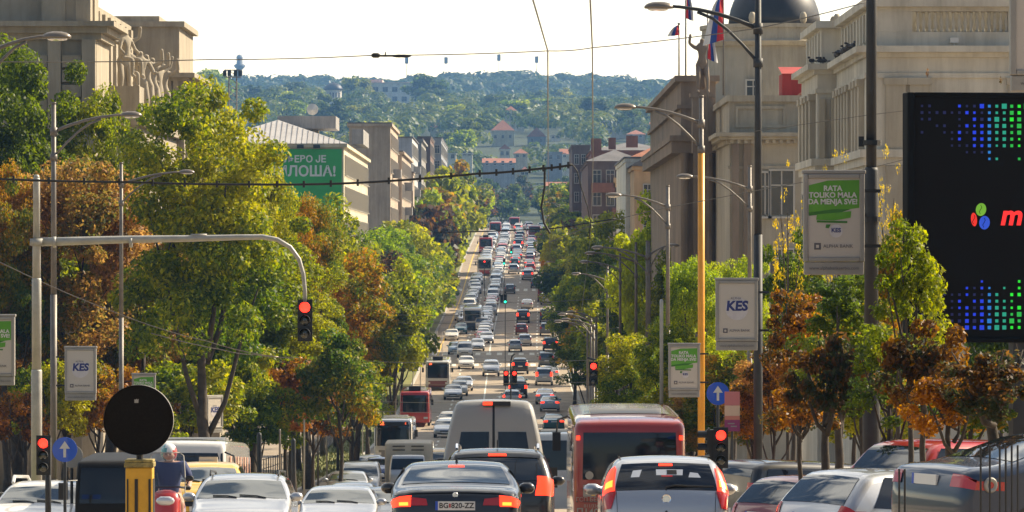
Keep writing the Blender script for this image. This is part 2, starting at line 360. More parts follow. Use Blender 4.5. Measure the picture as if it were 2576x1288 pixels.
def make_car(t):
    D = dict(
     sedan=dict(L=4.6, W=1.8, cp=[(-2.2,.25),(-2.3,.42),(-2.31,.72),(-2.25,1.02),(-1.72,1.08),(-.85,1.41),(.0,1.45),(.55,1.38),(1.3,1.0),(2.1,.8),(2.3,.62),(2.3,.4),(2.2,.25)], rw=(4.05,4.88), ws=(7.1,7.95), belt=.98, roof=1.44, tum=.27,
        panes=[[(-1.45,1.0),(-.45,.97),(-.45,1.33),(-.95,1.33)],[(-.4,.97),(.95,.95),(.45,1.3),(-.4,1.34)]], wh=(-1.38,1.4), plu=(2.35,2.62), tl=(2.35,2.9)),
     hatch=dict(L=3.9, W=1.68, cp=[(-1.85,.28),(-1.93,.42),(-1.93,.78),(-1.86,1.0),(-1.5,1.42),(-1.1,1.48),(.0,1.49),(.45,1.4),(1.25,1.0),(1.75,.84),(1.93,.62),(1.93,.4),(1.83,.25)], rw=(3.02,3.95), ws=(7.1,7.95), belt=.96, roof=1.48, tum=.25,
        panes=[[(-1.45,.99),(-.5,.97),(-.5,1.38),(-1.2,1.38)],[(-.45,.97),(.9,.95),(.4,1.34),(-.45,1.39)]], wh=(-1.2,1.22), plu=(2.1,2.4), tl=(2.2,3.0)),
     wagon=dict(L=4.5, W=1.76, cp=[(-2.15,.28),(-2.25,.42),(-2.25,.8),(-2.2,1.0),(-1.85,1.42),(-1.4,1.48),(.0,1.49),(.5,1.41),(1.3,1.0),(2.0,.82),(2.25,.62),(2.25,.4),(2.15,.25)], rw=(3.02,3.92), ws=(7.1,7.95), belt=.98, roof=1.48, tum=.23,
        panes=[[(-2.0,1.02),(-1.25,1.0),(-1.25,1.37),(-1.75,1.36)],[(-1.2,1.0),(-.3,.98),(-.3,1.4),(-1.2,1.38)],[(-.25,.98),(.95,.96),(.4,1.35),(-.25,1.4)]], wh=(-1.35,1.38), plu=(2.05,2.35), tl=(2.2,3.2)),
     suv=dict(L=4.5, W=1.86, cp=[(-2.15,.32),(-2.25,.5),(-2.25,.95),(-2.18,1.18),(-1.9,1.66),(-1.45,1.74),(.0,1.75),(.6,1.66),(1.35,1.18),(2.0,1.02),(2.25,.75),(2.25,.5),(2.15,.35)], rw=(3.02,3.9), ws=(7.1,7.95), belt=1.15, roof=1.73, tum=.24,
        panes=[[(-2.0,1.2),(-1.25,1.18),(-1.25,1.6),(-1.8,1.6)],[(-1.2,1.18),(-.25,1.16),(-.25,1.63),(-1.2,1.62)],[(-.2,1.16),(1.0,1.14),(.5,1.57),(-.2,1.63)]], wh=(-1.38,1.4), plu=(1.7,2.0), tl=(2.1,3.2), wr=.36),
     minivan=dict(L=4.7, W=1.85, cp=[(-2.2,.32),(-2.3,.5),(-2.3,1.0),(-2.27,1.2),(-2.15,1.75),(-1.7,1.85),(.3,1.86),(1.0,1.7),(1.75,1.12),(2.2,.95),(2.35,.7),(2.35,.5),(2.25,.35)], rw=(3.02,3.88), ws=(7.05,7.95), belt=1.15, roof=1.85, tum=.15,
        panes=[[(-2.0,1.18),(-.9,1.18),(-.9,1.68),(-1.9,1.68)],[(-.8,1.18),(.2,1.17),(.2,1.7),(-.8,1.69)],[(.3,1.17),(1.35,1.15),(.85,1.6),(.3,1.7)]], wh=(-1.4,1.5), plu=(1.6,1.9), tl=(2.0,3.4), wr=.33),
    )[t]
    cp = [(y*1., z) for y, z in D['cp']]
    s = Shell(cp, D['W'], D['belt'], D['roof'], D['tum']); kit = []
    A = kit.append
    A(('body', s.body().mesh('body', PT['white'], True), (0,0,0), 'PAINT'))
    g1 = MB(); s.sp(g1, [(D['rw'][0], -.86), (D['rw'][0], .86), (D['rw'][1], .84), (D['rw'][1], -.84)]); A(('rear_window', g1.mesh('rear_window', M['glass'], True), (0,0,0), None))
    g1 = MB(); s.sp(g1, [(D['ws'][0], .88), (D['ws'][0], -.88), (D['ws'][1], -.92), (D['ws'][1], .92)]); A(('windscreen', g1.mesh('windscreen', M['glass'], True), (0,0,0), None))
    for sg in (-1, 1):
        b = MB()
        for q in D['panes']: s.sd(b, q, sg)
        A(('side_window', b.mesh('side_window', M['dglass'], True), (0,0,0), None))
    tu = D['tl']
    for sg in (-1, 1):
        b = MB(); q = [(tu[0], .72), (tu[0], 1), (tu[1], 1), (tu[1], .76)]
        if t in ('wagon', 'hatch'): q = [(tu[0], .8), (tu[0], 1), (tu[1], 1), (tu[1], .82)]
        if t == 'sedan': q = [(tu[0], .6), (tu[0], 1), (tu[1], 1), (tu[1], .6)]
        q = [(u, v*sg) for u, v in q]
        if sg < 0: q = [q[1], q[0], q[3], q[2]]
        s.sp(b, q, .009, 6, 6)
        ea = s.surf(tu[0], sg, 0); eb = s.surf(tu[1], sg, 0); s.sd(b, [(ea[1]-.0, ea[2]), (ea[1]+.22, ea[2]+.02), (eb[1]+.16, eb[2]), (eb[1], eb[2])], sg, .008)
        A(('tail_light', b.mesh('tail_light', M['tail'], True), (0,0,0), 'TAIL'))
        b = MB(); q = [(9.25, .6), (9.35, 1), (9.9, 1), (9.9, .55)]; q = [(u, v*sg) for u, v in q]
        if sg > 0: q = [q[1], q[0], q[3], q[2]]
        s.sp(b, q, .009, 6, 6); ea = s.surf(9.4, sg, 0); eb = s.surf(9.95, sg, 0); s.sd(b, [(eb[1]-.25, eb[2]+.05), (eb[1], eb[2]), (ea[1], ea[2]), (ea[1]-.3, ea[2]+.01)], sg, .008)
        A(('headlight', b.mesh('headlight', M['head'], True), (0,0,0), None))
        b = MB(); x = sg*(D['W']/2+.06); yy = D['ws'] and s.f(7.7)[0]-.1; zz = D['belt']+.03
        b.ell((x+sg*.02, yy, zz+.04), (.12, .07, .085), 12, 7); A(('wing_mirror', b.mesh('wing_mirror', PT['white'], True), (0,0,0), 'PAINT'))
    b = MB(); s.sp(b, [(10.05, .5), (10.05, -.5), (10.55, -.45), (10.55, .45)], .008); s.sp(b, [(11.1, .75), (11.1, -.75), (11.5, -.7), (11.5, .7)], .008); A(('grille', b.mesh('grille', M['black'], True), (0,0,0), None))
    b = MB(); q = s.surf(sum(D['plu'])/2, 0, 0); b.box(-.26, .26, q[1]-.02, q[1]+.05, q[2]-.055, q[2]+.055); b.mi = 1; b.box(-.262, -.22, q[1]-.022, q[1]-.01, q[2]-.057, q[2]+.057)
    A(('number_plate', b.mesh('number_plate', [M['plate'], M['blue']]), (0,0,0), None))
    b = MB(); q = s.surf(10.8, 0, 0); b.box(-.26, .26, q[1]-.05, q[1]+.02, q[2]-.055, q[2]+.055); A(('number_plate', b.mesh('number_plate', M['plate']), (0,0,0), None))
    b = MB(); s.sp(b, [(.05, -1), (.05, 1), (.75, 1), (.75, -1)], .007); A(('bumper', b.mesh('bumper', M['black'], True), (0,0,0), None))
    for k_ in range(4):
        b = arches(s, D['wh'][0], D['wh'][1], D.get('wr', .31)+.06, only=k_); A(('wheel_arch', b.mesh('wheel_arch', M['black']), (0,0,0), None))
    kit_wheels(kit, D['W'], *D['wh'], D.get('wr', .31)); return kit, s, D
KIT = {}
for t in ('sedan', 'hatch', 'wagon', 'suv', 'minivan'): KIT[t] = make_car(t)
def spawn(t, x, y, heading, col_, label, group=None, cat='car', z=None, lit=False, name=None, sc_=1., skip=(), rz=None, glass=None):
    """heading 1: drives away from the camera, -1: comes towards it"""
    kit = KIT[t][0] if isinstance(t, str) else t
    a = rz if rz is not None else (0 if heading > 0 else math.pi)
    root = thing(name or {'sedan':'parked_car'}.get('x', 'car'), label, cat, (x, y, GZ(y)+.03 if z is None else z), a, group, math.atan(slope(y))*(1 if heading > 0 else -1))
    root.scale = (sc_,)*3; out = {}
    for nm, me, loc, key in kit:
        if nm in skip: continue
        o = link(nm, me, root, loc); out.setdefault(nm, []).append(o)
        if key == 'PAINT': objmat(o, PT[col_])
        if key == 'TAIL' and lit: objmat(o, M['taillit'])
        if glass and nm in ('rear_window', 'windscreen'): objmat(o, glass)
    return root, out
# boxy vehicles --------------------------------------------------------------
def kit_bus(kind):
    """kind: front/rear colours; 12 m city bus"""
    kit = []; A = kit.append; H = 3.05; Wd = 2.52; L = 12.
    s = Shell([(-6, .35), (-6.03, .6), (-6.03, 1.6), (-5.98, 2.85), (-5.75, H), (0, H), (5.7, H), (5.98, 2.8), (6.05, 1.2), (6.02, .5), (5.95, .35)], Wd, 1.6, H, .03, .03, .14, .03, low=.0)
    A(('body', s.body().mesh('body', PT['red'], True), (0,0,0), 'PAINT'))
    b = MB(); s.sp(b, [(4.5, -.96), (4.5, .96), (5.95, .96), (5.95, -.96)], .012); A(('roof_panel', b.mesh('roof_panel', PT['white'], True), (0,0,0), None))
    b = MB(); b.box(-.8, .8, -2.4, -.6, H-.02, H+.1); A(('roof_unit', b.mesh('roof_unit', PT['white']), (0,0,0), None))
    b = MB(); s.sp(b, [(2.08, -.84), (2.08, .84), (2.98, .84), (2.98, -.84)], .01); A(('rear_window', b.mesh('rear_window', M['dglass'], True), (0,0,0), None))
    b = MB(); s.sp(b, [(7.0, .94), (7.0, -.94), (8.02, -.94), (8.02, .94)], .01); A(('windscreen', b.mesh('windscreen', M['dglass'], True), (0,0,0), None))
    for sg in (-1, 1):
        b = MB()
        for k in range(7): y = -5.3+k*1.55; s.sd(b, [(y, 1.25), (y+1.42, 1.25), (y+1.42, 2.4), (y, 2.4)], sg)
        A(('side_window', b.mesh('side_window', M['dglass']), (0,0,0), None))
        b = MB(); s.sp(b, [(1.1, .82*sg), (1.1, .98*sg), (1.75, .98*sg), (1.75, .82*sg)][::sg], .01); A(('tail_light', b.mesh('tail_light', M['tail']), (0,0,0), 'TAIL'))
        b = MB(); s.sp(b, [(8.75, .62*sg), (8.75, .92*sg), (8.5, .92*sg), (8.5, .62*sg)][::sg], .01); A(('headlight', b.mesh('headlight', M['head']), (0,0,0), None))
        b = MB(); b.tube([(sg*1.2, 6.0, 2.7), (sg*1.45, 6.25, 2.6), (sg*1.48, 6.25, 2.3)], .025, 6); b.box(sg*1.48-.1, sg*1.48+.1, 6.2, 6.3, 1.85, 2.3); A(('wing_mirror', b.mesh('wing_mirror', M['black']), (0,0,0), None))
    b = arches(s, -3.4, 3.2, .55, .48); A(('wheel_arch', b.mesh('wheel_arch', M['black']), (0,0,0), None))
    kit_wheels(kit, Wd, -3.4, 3.2, .48); return kit, s
KIT['bus'] = kit_bus(0)
def text_mesh(txt, size, ext=.004, m=None, align='CENTER', shear=0, bold=0):
    cu = bpy.data.curves.new('lettering', 'FONT'); cu.body = txt; cu.size = size; cu.extrude = ext; cu.align_x = align; cu.align_y = 'CENTER'; cu.shear = shear; cu.offset = bold; cu.resolution_u = 3
    o = bpy.data.objects.new('lettering', cu); col.objects.link(o); dg = bpy.context.evaluated_depsgraph_get(); me = bpy.data.meshes.new_from_object(o.evaluated_get(dg))
    bpy.data.objects.remove(o); bpy.data.curves.remove(cu); me.materials.clear(); me.materials.append(m or M['black']); return me
def text(txt, size, parent, loc, m=None, name='lettering', rz=0, **k):      # upright lettering facing -Y
    return link(name, text_mesh(txt, size, m=m, **k), parent, loc, (R(90), 0, rz))
# ------------------------------------------------------------ trees
def np_mesh(name, V, Q, mats):
    me = bpy.data.meshes.new(name); me.vertices.add(len(V)); me.vertices.foreach_set('co', V.astype(np.float32).ravel())
    k = Q.shape[1]; me.loops.add(Q.size); me.loops.foreach_set('vertex_index', Q.astype(np.int32).ravel())
    me.polygons.add(len(Q)); me.polygons.foreach_set('loop_start', np.arange(0, Q.size, k, dtype=np.int32)); me.polygons.foreach_set('loop_total', np.full(len(Q), k, dtype=np.int32))
    for m in mats: me.materials.append(m)
    me.update(calc_edges=True); return me
def leaves(C, N, size, rs):
    """quads of pointed leaves at C with normals N"""
    n = len(C); a = rs.normal(size=(n, 3)); a -= (a*N).sum(1, keepdims=True)*N; a /= np.linalg.norm(a, axis=1, keepdims=True)+1e-9; b = np.cross(N, a)
    l = size*(.7+.6*rs.random((n, 1))); w_ = l*(.42+.2*rs.random((n, 1)))
    V = np.stack([C-a*l, C+b*w_-a*l*.1+N*l*.12, C+a*l, C-b*w_-a*l*.1+N*l*.12], 1).reshape(-1, 3)
    return V, np.arange(4*n).reshape(n, 4)
def crown(name, n, leaf, nc, seed, cr=(.2, .34), tall=1.):
    rs = np.random.RandomState(seed)
    d = rs.normal(size=(nc, 3)); d /= np.linalg.norm(d, axis=1, keepdims=True); d[:, 2] = np.where(d[:, 2] < -.55, -d[:, 2]*.6, d[:, 2])
    rad = (.3+.5*rs.random(nc)**.5)[:, None]; lob = (1+.16*np.sin(3*np.arctan2(d[:, 1], d[:, 0])+seed)+.1*np.sin(5*d[:, 2]+seed*2))[:, None]
    c = d*rad*lob; c[:, 2] *= tall; r = cr[0]+(cr[1]-cr[0])*rs.random(nc)
    i = rs.randint(0, nc, n); e = rs.normal(size=(n, 3)); e /= np.linalg.norm(e, axis=1, keepdims=True)
    e[:, 2] *= .75; q = c[i]+e*(r[i]*(.45+.55*rs.random(n)**.6))[:, None]
    N = e*.55+rs.normal(size=(n, 3))*.5+np.array([0, 0, .35]); N /= np.linalg.norm(N, axis=1, keepdims=True)
    V, Q = leaves(q, N, leaf, rs); me = np_mesh(name, V, Q, [M['bark']]); me['c'] = 1; return me
CR = {'n': [crown('crown', 30000, .024, 85, s, (.13, .24)) for s in (1, 2, 3)],
      'm': [crown('crown', 11000, .04, 60, s, (.16, .28)) for s in (11, 12, 13)],
      'f': [crown('crown', 2600, .085, 30, s, (.2, .36)) for s in (21, 22, 23)],
      's': [crown('crown', 3800, .05, 34, s, (.14, .3)) for s in (31, 32, 33)],
      'sp': [crown('crown', 900, .045, 22, s, (.1, .3)) for s in (41, 42)]}
CRT = {'n': [crown('crown', 44000, .024, 130, s, (.13, .25), 1.8) for s in (5, 6)],
       'm': [crown('crown', 16000, .04, 85, s, (.16, .28), 1.8) for s in (15, 16)],
       'f': [crown('crown', 3600, .085, 42, s, (.2, .36), 1.8) for s in (25, 26)],
       's': [crown('crown', 5600, .05, 50, s, (.14, .3), 1.8) for s in (35, 36)],
       'sp': [crown('crown', 900, .03, 40, s, (.06, .2), 1.8) for s in (45, 46)]}
LM = dict(
 green=leafmat('green_leaves', [(.055,.09,.008), (.12,.16,.01), (.26,.26,.014)]),
 dark=leafmat('dark_green_leaves', [(.022,.045,.009), (.045,.08,.01), (.1,.13,.014)]),
 lime=leafmat('lime_leaves', [(.12,.2,.012), (.23,.32,.016), (.38,.42,.022)], trans=.55),
 ygreen=leafmat('yellow_green_leaves', [(.04,.085,.008), (.14,.19,.012), (.38,.34,.018)], trans=.5),
 mix=leafmat('turning_leaves', [(.05,.1,.012), (.17,.16,.02), (.4,.17,.02)], scale=.45, trans=.5),
 orange=leafmat('orange_leaves', [(.09,.11,.018), (.25,.14,.035), (.38,.19,.06)], scale=.5),
 rust=leafmat('rust_leaves', [(.03,.035,.008), (.12,.04,.01), (.34,.12,.016)], scale=.9, trans=.5),
 brown=leafmat('brown_leaves', [(.02,.03,.008), (.05,.022,.008), (.12,.045,.012)], scale=1.1),
 yellow=leafmat('yellow_leaves', [(.2,.2,.02), (.5,.34,.03), (.62,.42,.04)], trans=.55),
 far=leafmat('distant_leaves', [(.03,.06,.012), (.06,.095,.014), (.12,.14,.02)], scale=.03, trans=.35, vr=.12), ridge=leafmat('ridge_leaves', [(.025,.05,.012), (.04,.07,.015), (.06,.09,.02)], scale=.02, trans=.3, vr=.1))
tr_r = random.Random(5)
def trunk_mb(h, hc, rx, rt, seed, nl=6):
    r = random.Random(seed); b = MB(); pts = []; rr = []; x = y = 0
    top = hc*.72+h*.28
    for i in range(7):
        t = i/6.; pts.append((x, y, top*t)); rr.append(rt*(1-.55*t)*(1.25 if i == 0 else 1)); x += (r.random()-.5)*rt*1.1; y += (r.random()-.5)*rt*1.1
    b.tube(pts, rr, 8)
    for k in range(nl):
        a = 2*math.pi*k/nl+r.random(); z0 = hc*(.75+.25*r.random()) if k % 2 else top*(.8+.2*r.random()); z0 = min(z0, top)
        ex = math.cos(a)*rx*(.45+.3*r.random()); ey = math.sin(a)*rx*(.45+.3*r.random()); ez = z0+(h-z0)*(.4+.35*r.random())
        p0 = Vector((0, 0, z0)); p3 = Vector((ex, ey, ez)); p1 = p0.lerp(p3, .35)+Vector((0, 0, -.04*h)); p2 = p0.lerp(p3, .7)
        b.tube([p0, p1, p2, p3], [rt*.5, rt*.36, rt*.24, rt*.1], 6)
        q = p2.lerp(p3, .2); b.tube([q, q+Vector((r.random()-.5, r.random()-.5, .7))*rx*.5], [rt*.2, rt*.06], 5)
    return b
def tree(x, y, top, rx, kind, lod, label, group, hb=2.6, rt=.2, base=None, nl=6, ry=None):
    z0 = GZ(y)+.1 if base is None else base; h = top-z0
    root = thing('tree', label, 'tree', (x, y, z0), 0, group)
    part('trunk', trunk_mb(h, hb+.4, rx, rt, tr_r.random(), nl), M['bark'], root, True)
    rz2 = (h-hb)/2; tall = rz2/rx > 1.3 or lod == 'sp'; o = link('crown', tr_r.choice((CRT if tall else CR)[lod]), root)
    o.scale = (rx/.9, rx/.9, rz2/.88/(1.72 if tall else 1)); o.location = (0, 0, hb+rz2); o.rotation_euler = (0, 0, tr_r.random()*6.28)
    objmat(o, LM[kind])
    return root
def treep(px, top, d, rpx, kind, lod, label, group, wide=1.22, **k): return tree(X(px, d), d, Z(top, d), rpx*d/F*wide, kind, lod, label, group, **k)
GL = 'street trees along the left pavement'
for a in [
 (170,325,128,170,'orange','n','tall orange autumn tree behind the pale signal mast on the left', dict(hb=2.8)),
 (350,470,142,125,'orange','n','rusty orange tree beside the second lamp post on the left', dict(hb=3)),
 (15,420,116,100,'mix','n','half orange tree at the left edge behind the pale signal mast', dict(hb=2.5)),
 (30,960,84,85,'rust','s','low red leaved young tree at the left edge, behind the white car', dict(hb=1.6, rt=.07)),
 (470,880,124,125,'ygreen','m','yellow-green bushy tree above the white coach on the left', dict(hb=1.9, rt=.1)),
 (520,215,196,195,'ygreen','n','tallest yellow-green tree on the left, in front of the statues of the stone building', dict(hb=2.4, rt=.3)),
 (45,112,168,165,'green','n','big green tree at the top left corner, under the stone building', dict(hb=4, rt=.3)),
 (275,232,180,120,'green','n','tall green tree between the top left tree and the tallest yellow-green one', dict(hb=4, rt=.3)),
 (625,300,215,105,'ygreen','n','yellow-green tree covering the left part of the green banner', dict(hb=4, rt=.28)),
 (775,500,232,80,'mix','n','orange tipped tree in front of the right part of the green banner', dict(hb=3.5, rt=.25)),
 (600,520,172,170,'green','n','broad leafy tree behind the hanging red signal', dict(hb=2, rt=.25)),
 (735,640,184,120,'green','n','deep green tree right below the green banner', dict(hb=3, rt=.2)),
 (900,640,262,90,'mix','m','turning tree with orange twigs right of the hanging red signal', dict(hb=3, rt=.2)),
 (860,850,206,95,'mix','m','low half orange tree left of the red trolleybus', dict(hb=2.2, rt=.11)),
 (720,870,164,105,'rust','m','low rust coloured tree above the fence on the left verge', dict(hb=2.0, rt=.11)),
 (600,840,150,95,'ygreen','m','low yellow-green tree just right of the hanging poster box', dict(hb=2.3, rt=.11)),
 (250,900,112,95,'mix','m','low turning tree behind the round black sign', dict(hb=1.8, rt=.1)),
 (120,900,100,90,'ygreen','m','low green tree behind the left poster box of the pale mast', dict(hb=1.8, rt=.1)),
 (390,1000,105,70,'green','s','small bush like green tree right of the round black sign', dict(hb=1.4, rt=.07)),
 (1010,800,440,60,'green','m','leafy tree hanging over the left kerb above the low floor bus', dict(hb=2, rt=.15)),
 (925,700,330,85,'ygreen','m','yellow-green tree behind the trees above the low floor bus', dict(hb=2, rt=.15)),
 (320,800,150,120,'mix','m','turning tree in front of the second lamp post on the left', dict(hb=2, rt=.13)),
 (60,720,128,125,'orange','m','orange tree filling the gap behind the pale mast foot', dict(hb=1.8, rt=.13)),
 (470,600,158,120,'ygreen','n','yellow-green tree between the rusty orange one and the hanging signal', dict(hb=2, rt=.2)),
 (650,950,140,95,'ygreen','m','low bush like tree right of the round black sign, at the verge', dict(hb=1.2, rt=.09)),
 (790,930,178,85,'rust','m','low orange tree at the verge left of the dark trunks', dict(hb=1.9, rt=.1)),
 (890,880,235,75,'green','m','low green tree at the verge just left of the bright red trolleybus', dict(hb=1.9, rt=.12)),
 (985,640,330,80,'green','m','green tree left of the oncoming buses, above the red trolleybus', dict(hb=3, rt=.22)),
 ]:
    a = list(a)
    if a[2] < 190: a[2] = 194+(a[2]-84)*.2
    treep(*a[:6], a[6], GL, **a[7])
kinds_l = ['green','green','ygreen','dark','green','mix','green','brown','green','lime','green','mix']
for i, d in enumerate(list(range(285, 900, 21))+[930, 960, 1000, 1050, 1100, 1160, 1220, 1280]):
    k = kinds_l[i % 12]; s_ = shift(d); h = 13.5+3.5*tr_r.random() if d < 900 else 9+3*tr_r.random()
    if 610 < d < 680: h = 9
    tree(-12.9+s_+tr_r.uniform(-.4, .3), d, GZ(d)+h, (3.4 if d < 400 else 5.0)+tr_r.random()*.8, k, 'm' if d < 560 else 'f', f'{dict(green="green",ygreen="yellow-green",dark="dark green",mix="orange flecked",brown="brown",lime="pale green")[k]} tree, {ORD[i]} of the left kerb row down the street', 'trees of the left kerb row going down the street', hb=2.2, rt=.2)
for i, d in enumerate(range(300, 1000, 46)):
    tree(-22+shift(d)+tr_r.uniform(-1, 1), d, GZ(d)+13+3*tr_r.random(), 4.2, ['green','dark','mix'][i % 3], 'm' if d < 500 else 'f', f'{["green","dark green","half orange"][i%3]} tree, {ORD[i]} of the back row on the left', 'back row of trees on the left', hb=3, rt=.2)
GR = 'street trees along the right pavement'
for a in [
 (1640,468,300,85,'lime','m','bright green tree right of the brown balcony block', dict(hb=3.5, rt=.22)),
 (1850,600,205,75,'lime','n','lime green tree beside the yellow post, left of the dark pole', dict(hb=2.6, rt=.18)),
 (1745,600,196,85,'lime','n','rounded lime green tree left of the yellow post', dict(hb=2.6, rt=.18)),
 (1465,600,560,75,'ygreen','m','yellow-green tree of the right row beside the far red bus', dict(hb=2.6, rt=.2)),
 (1530,545,445,85,'green','m','tall green tree in front of the brown balcony block', dict(hb=2.6, rt=.2)),
 (1600,590,372,85,'green','m','tall green tree in front of the apricot house', dict(hb=2.6, rt=.2)),
 (1445,730,440,48,'dark','m','dark tree overhanging the right kerb behind the low lamp heads', dict(hb=2.2, rt=.18)),
 (1545,700,352,85,'dark','m','broad dark tree behind the lamp fan, right side', dict(hb=2.2, rt=.18)),
 (1700,640,262,80,'green','m','green tree between the lamp fan and the orange post', dict(hb=2.6, rt=.18)),
 (1640,700,330,75,'green','m','green tree under the fan of street lamps', dict(hb=2.8, rt=.18)),
 (1560,720,345,75,'dark','m','dark tree above the far red signal', dict(hb=2.4, rt=.18)),
 (1490,820,360,65,'dark','m','dark low tree above the grey van roof, right of the road', dict(hb=2.2, rt=.18)),
 (1580,850,190,75,'ygreen','m','yellow-green young tree above the red bus', dict(hb=2.2, rt=.1)),
 (1690,820,165,75,'ygreen','m','yellow-green young tree behind the green poster box', dict(hb=2.2, rt=.1)),
 (1740,960,152,70,'orange','m','small orange tree between the red bus and the yellow post', dict(hb=1.6, rt=.09)),
 (1690,1010,150,55,'orange','s','smallest orange tree at the right edge of the red bus', dict(hb=1.6, rt=.09)),
 (1895,900,116,75,'orange','m','orange tree under the hanging white poster box', dict(hb=1.7, rt=.08)),
 (2015,720,92,85,'rust','s','rust brown tree right of the first dark pole', dict(hb=1.9, rt=.07)),
 (2110,680,80,95,'dark','s','dark green tree under the large green poster box', dict(hb=1.9, rt=.1)),
 (2020,930,72,90,'rust','s','low rust tree with a thin trunk before the silver parked car', dict(hb=1.6, rt=.05)),
 (2250,520,96,70,'mix','m','half yellow tree left of the light screen', dict(hb=3, rt=.07)),
 (2290,560,62,85,'green','s','green leafed young tree overlapping the left edge of the light screen', dict(hb=1.9, rt=.05)),
 (2330,790,60,110,'brown','s','brown tree under the left corner of the light screen', dict(hb=1.5, rt=.06)),
 (2500,850,54,125,'brown','s','dark brown tree with a stout trunk before the blue parked car', dict(hb=1.5, rt=.11)),
 (2430,930,70,120,'mix','s','half green tree behind the red parked estate car', dict(hb=1.5, rt=.06)),
 (2200,900,100,110,'ygreen','m','yellowish tree behind the second dark pole', dict(hb=1.6, rt=.08)),
 (2560,880,84,130,'dark','m','dark green tree at the right edge behind the blue parked car', dict(hb=1.5, rt=.08)),
 (1950,850,112,90,'rust','m','rust tree just left of the first dark pole foot', dict(hb=1.5, rt=.06)),
 (2080,800,70,105,'brown','s','dark brown tree below the largest poster box, in front', dict(hb=1.6, rt=.09)),
 (2170,740,88,110,'mix','m','mixed green and orange tree behind the thickest dark mast', dict(hb=1.8, rt=.06)),
 (2240,640,98,95,'ygreen','m','yellow-green tree left of the light screen, behind its edge', dict(hb=2, rt=.06)),
 (2240,810,64,100,'dark','s','dark green tree between the thickest mast and the light screen corner', dict(hb=1.4, rt=.05)),
 (2400,900,58,110,'rust','s','dark brown tree below the middle of the light screen', dict(hb=1.3, rt=.06)),
 (1800,900,150,85,'mix','m','half orange tree behind the orange yellow post', dict(hb=1.8, rt=.08)),
 (2000,560,130,80,'ygreen','m','yellow-green tree in front of the domed building windows', dict(hb=3, rt=.09)),
 (2140,600,118,80,'dark','m','dark green tree behind the largest poster box', dict(hb=2.5, rt=.08)),
 (2540,700,100,120,'dark','m','dark tree behind the right end of the light screen', dict(hb=2.5, rt=.08)),
 (1985,400,126,45,'yellow','sp','sparse yellow tree before the grey palace windows', dict(hb=4.5, rt=.06)),
 (2110,370,118,50,'yellow','sp','nearly bare yellow tree above the large green poster box', dict(hb=5, rt=.06)),
 (2235,360,116,40,'yellow','sp','sparse yellow tree between the second dark pole and the light screen', dict(hb=5, rt=.06)),
 (2520,190,118,40,'brown','sp','almost bare tree sticking up above the light screen', dict(hb=6, rt=.06)),
 (2330,170,124,40,'brown','sp','bare twiggy tree before the balustrade facade', dict(hb=6, rt=.05)),
 ]:
    treep(*a[:6], a[6], GR, **a[7])
kinds_r = ['dark','green','ygreen','green','mix','dark','green','brown','lime','green','dark']
for i, d in enumerate(list(range(318, 900, 22))+[925, 955, 1000, 1050, 1110, 1170, 1240]):
    k = kinds_r[i % 11]; s_ = shift(d); h = 11.5+3.5*tr_r.random() if d < 800 else 9+3*tr_r.random()
    tree(9.4+s_+tr_r.uniform(-.3, .5), d, GZ(d)+h, 5.0+tr_r.random()*.7, k, 'm' if d < 560 else 'f', f'{dict(green="green",ygreen="yellow-green",dark="dark green",mix="orange flecked",brown="brown",lime="pale green")[k]} tree, {ORD[i]} of the right kerb row down the street', 'trees of the right kerb row going down the street', hb=2.6, rt=.2)
# trees closing the street and on the hillside
k = 0
for i in range(40):
    d = tr_r.uniform(1330, 1650); x = tr_r.uniform(-60, 60)*d/1400+2
    tree(x, d, terrain(x, d)+tr_r.uniform(9, 14), tr_r.uniform(4.5, 7), tr_r.choice(['far','far','green','dark','brown']), 'f', 'leafy tree of the clump that closes the far end of the street', 'trees closing the far end of the street', hb=.6, rt=.3, base=terrain(x, d))
HOUSE = [(1265,2080,40),(1290,2250,40),(1350,2080,34),(1398,2120,22),(1255,1800,50),(1270,1880,24),(1310,1840,24),(1395,1820,26),(1440,1860,40),(1470,1780,28),(1545,2150,30),(1100,2200,26),(1130,1700,24),(1320,1640,14),(1420,1500,40),(1600,2050,26),(1640,2150,20),(990,3000,90),(838,2900,26)]
def blocks(x, d, r, reach):
    px = 1288+x*F/d; return any(hd-reach < d < hd+16 and abs(px-hp) < hw_*.62+r*F/d*.8 for hp, hd, hw_ in HOUSE)
HT = []
for i in range(125):
    d = 1600+1750*(i/125.)**.9+tr_r.uniform(-20, 20); x = tr_r.uniform(-.118, .118)*d
    if blocks(x, d, 4, 190): continue
    big = tr_r.random() < .12
    tree(x, d, terrain(x, d)+tr_r.uniform(10, 15)*(1.7 if big else 1), tr_r.uniform(6, 9.5)*(1.6 if big else 1), tr_r.choice(['far','far','far','green','lime','dark']), 'f', f'{"very large" if big else "round topped"} green tree on the {"left" if x < -40*d/2400 else "right" if x > 40*d/2400 else "middle"} part of the {"upper" if d > 2450 else "lower"} hazy hillside', 'trees scattered over the hillside', hb=2, rt=.4, base=terrain(x, d))
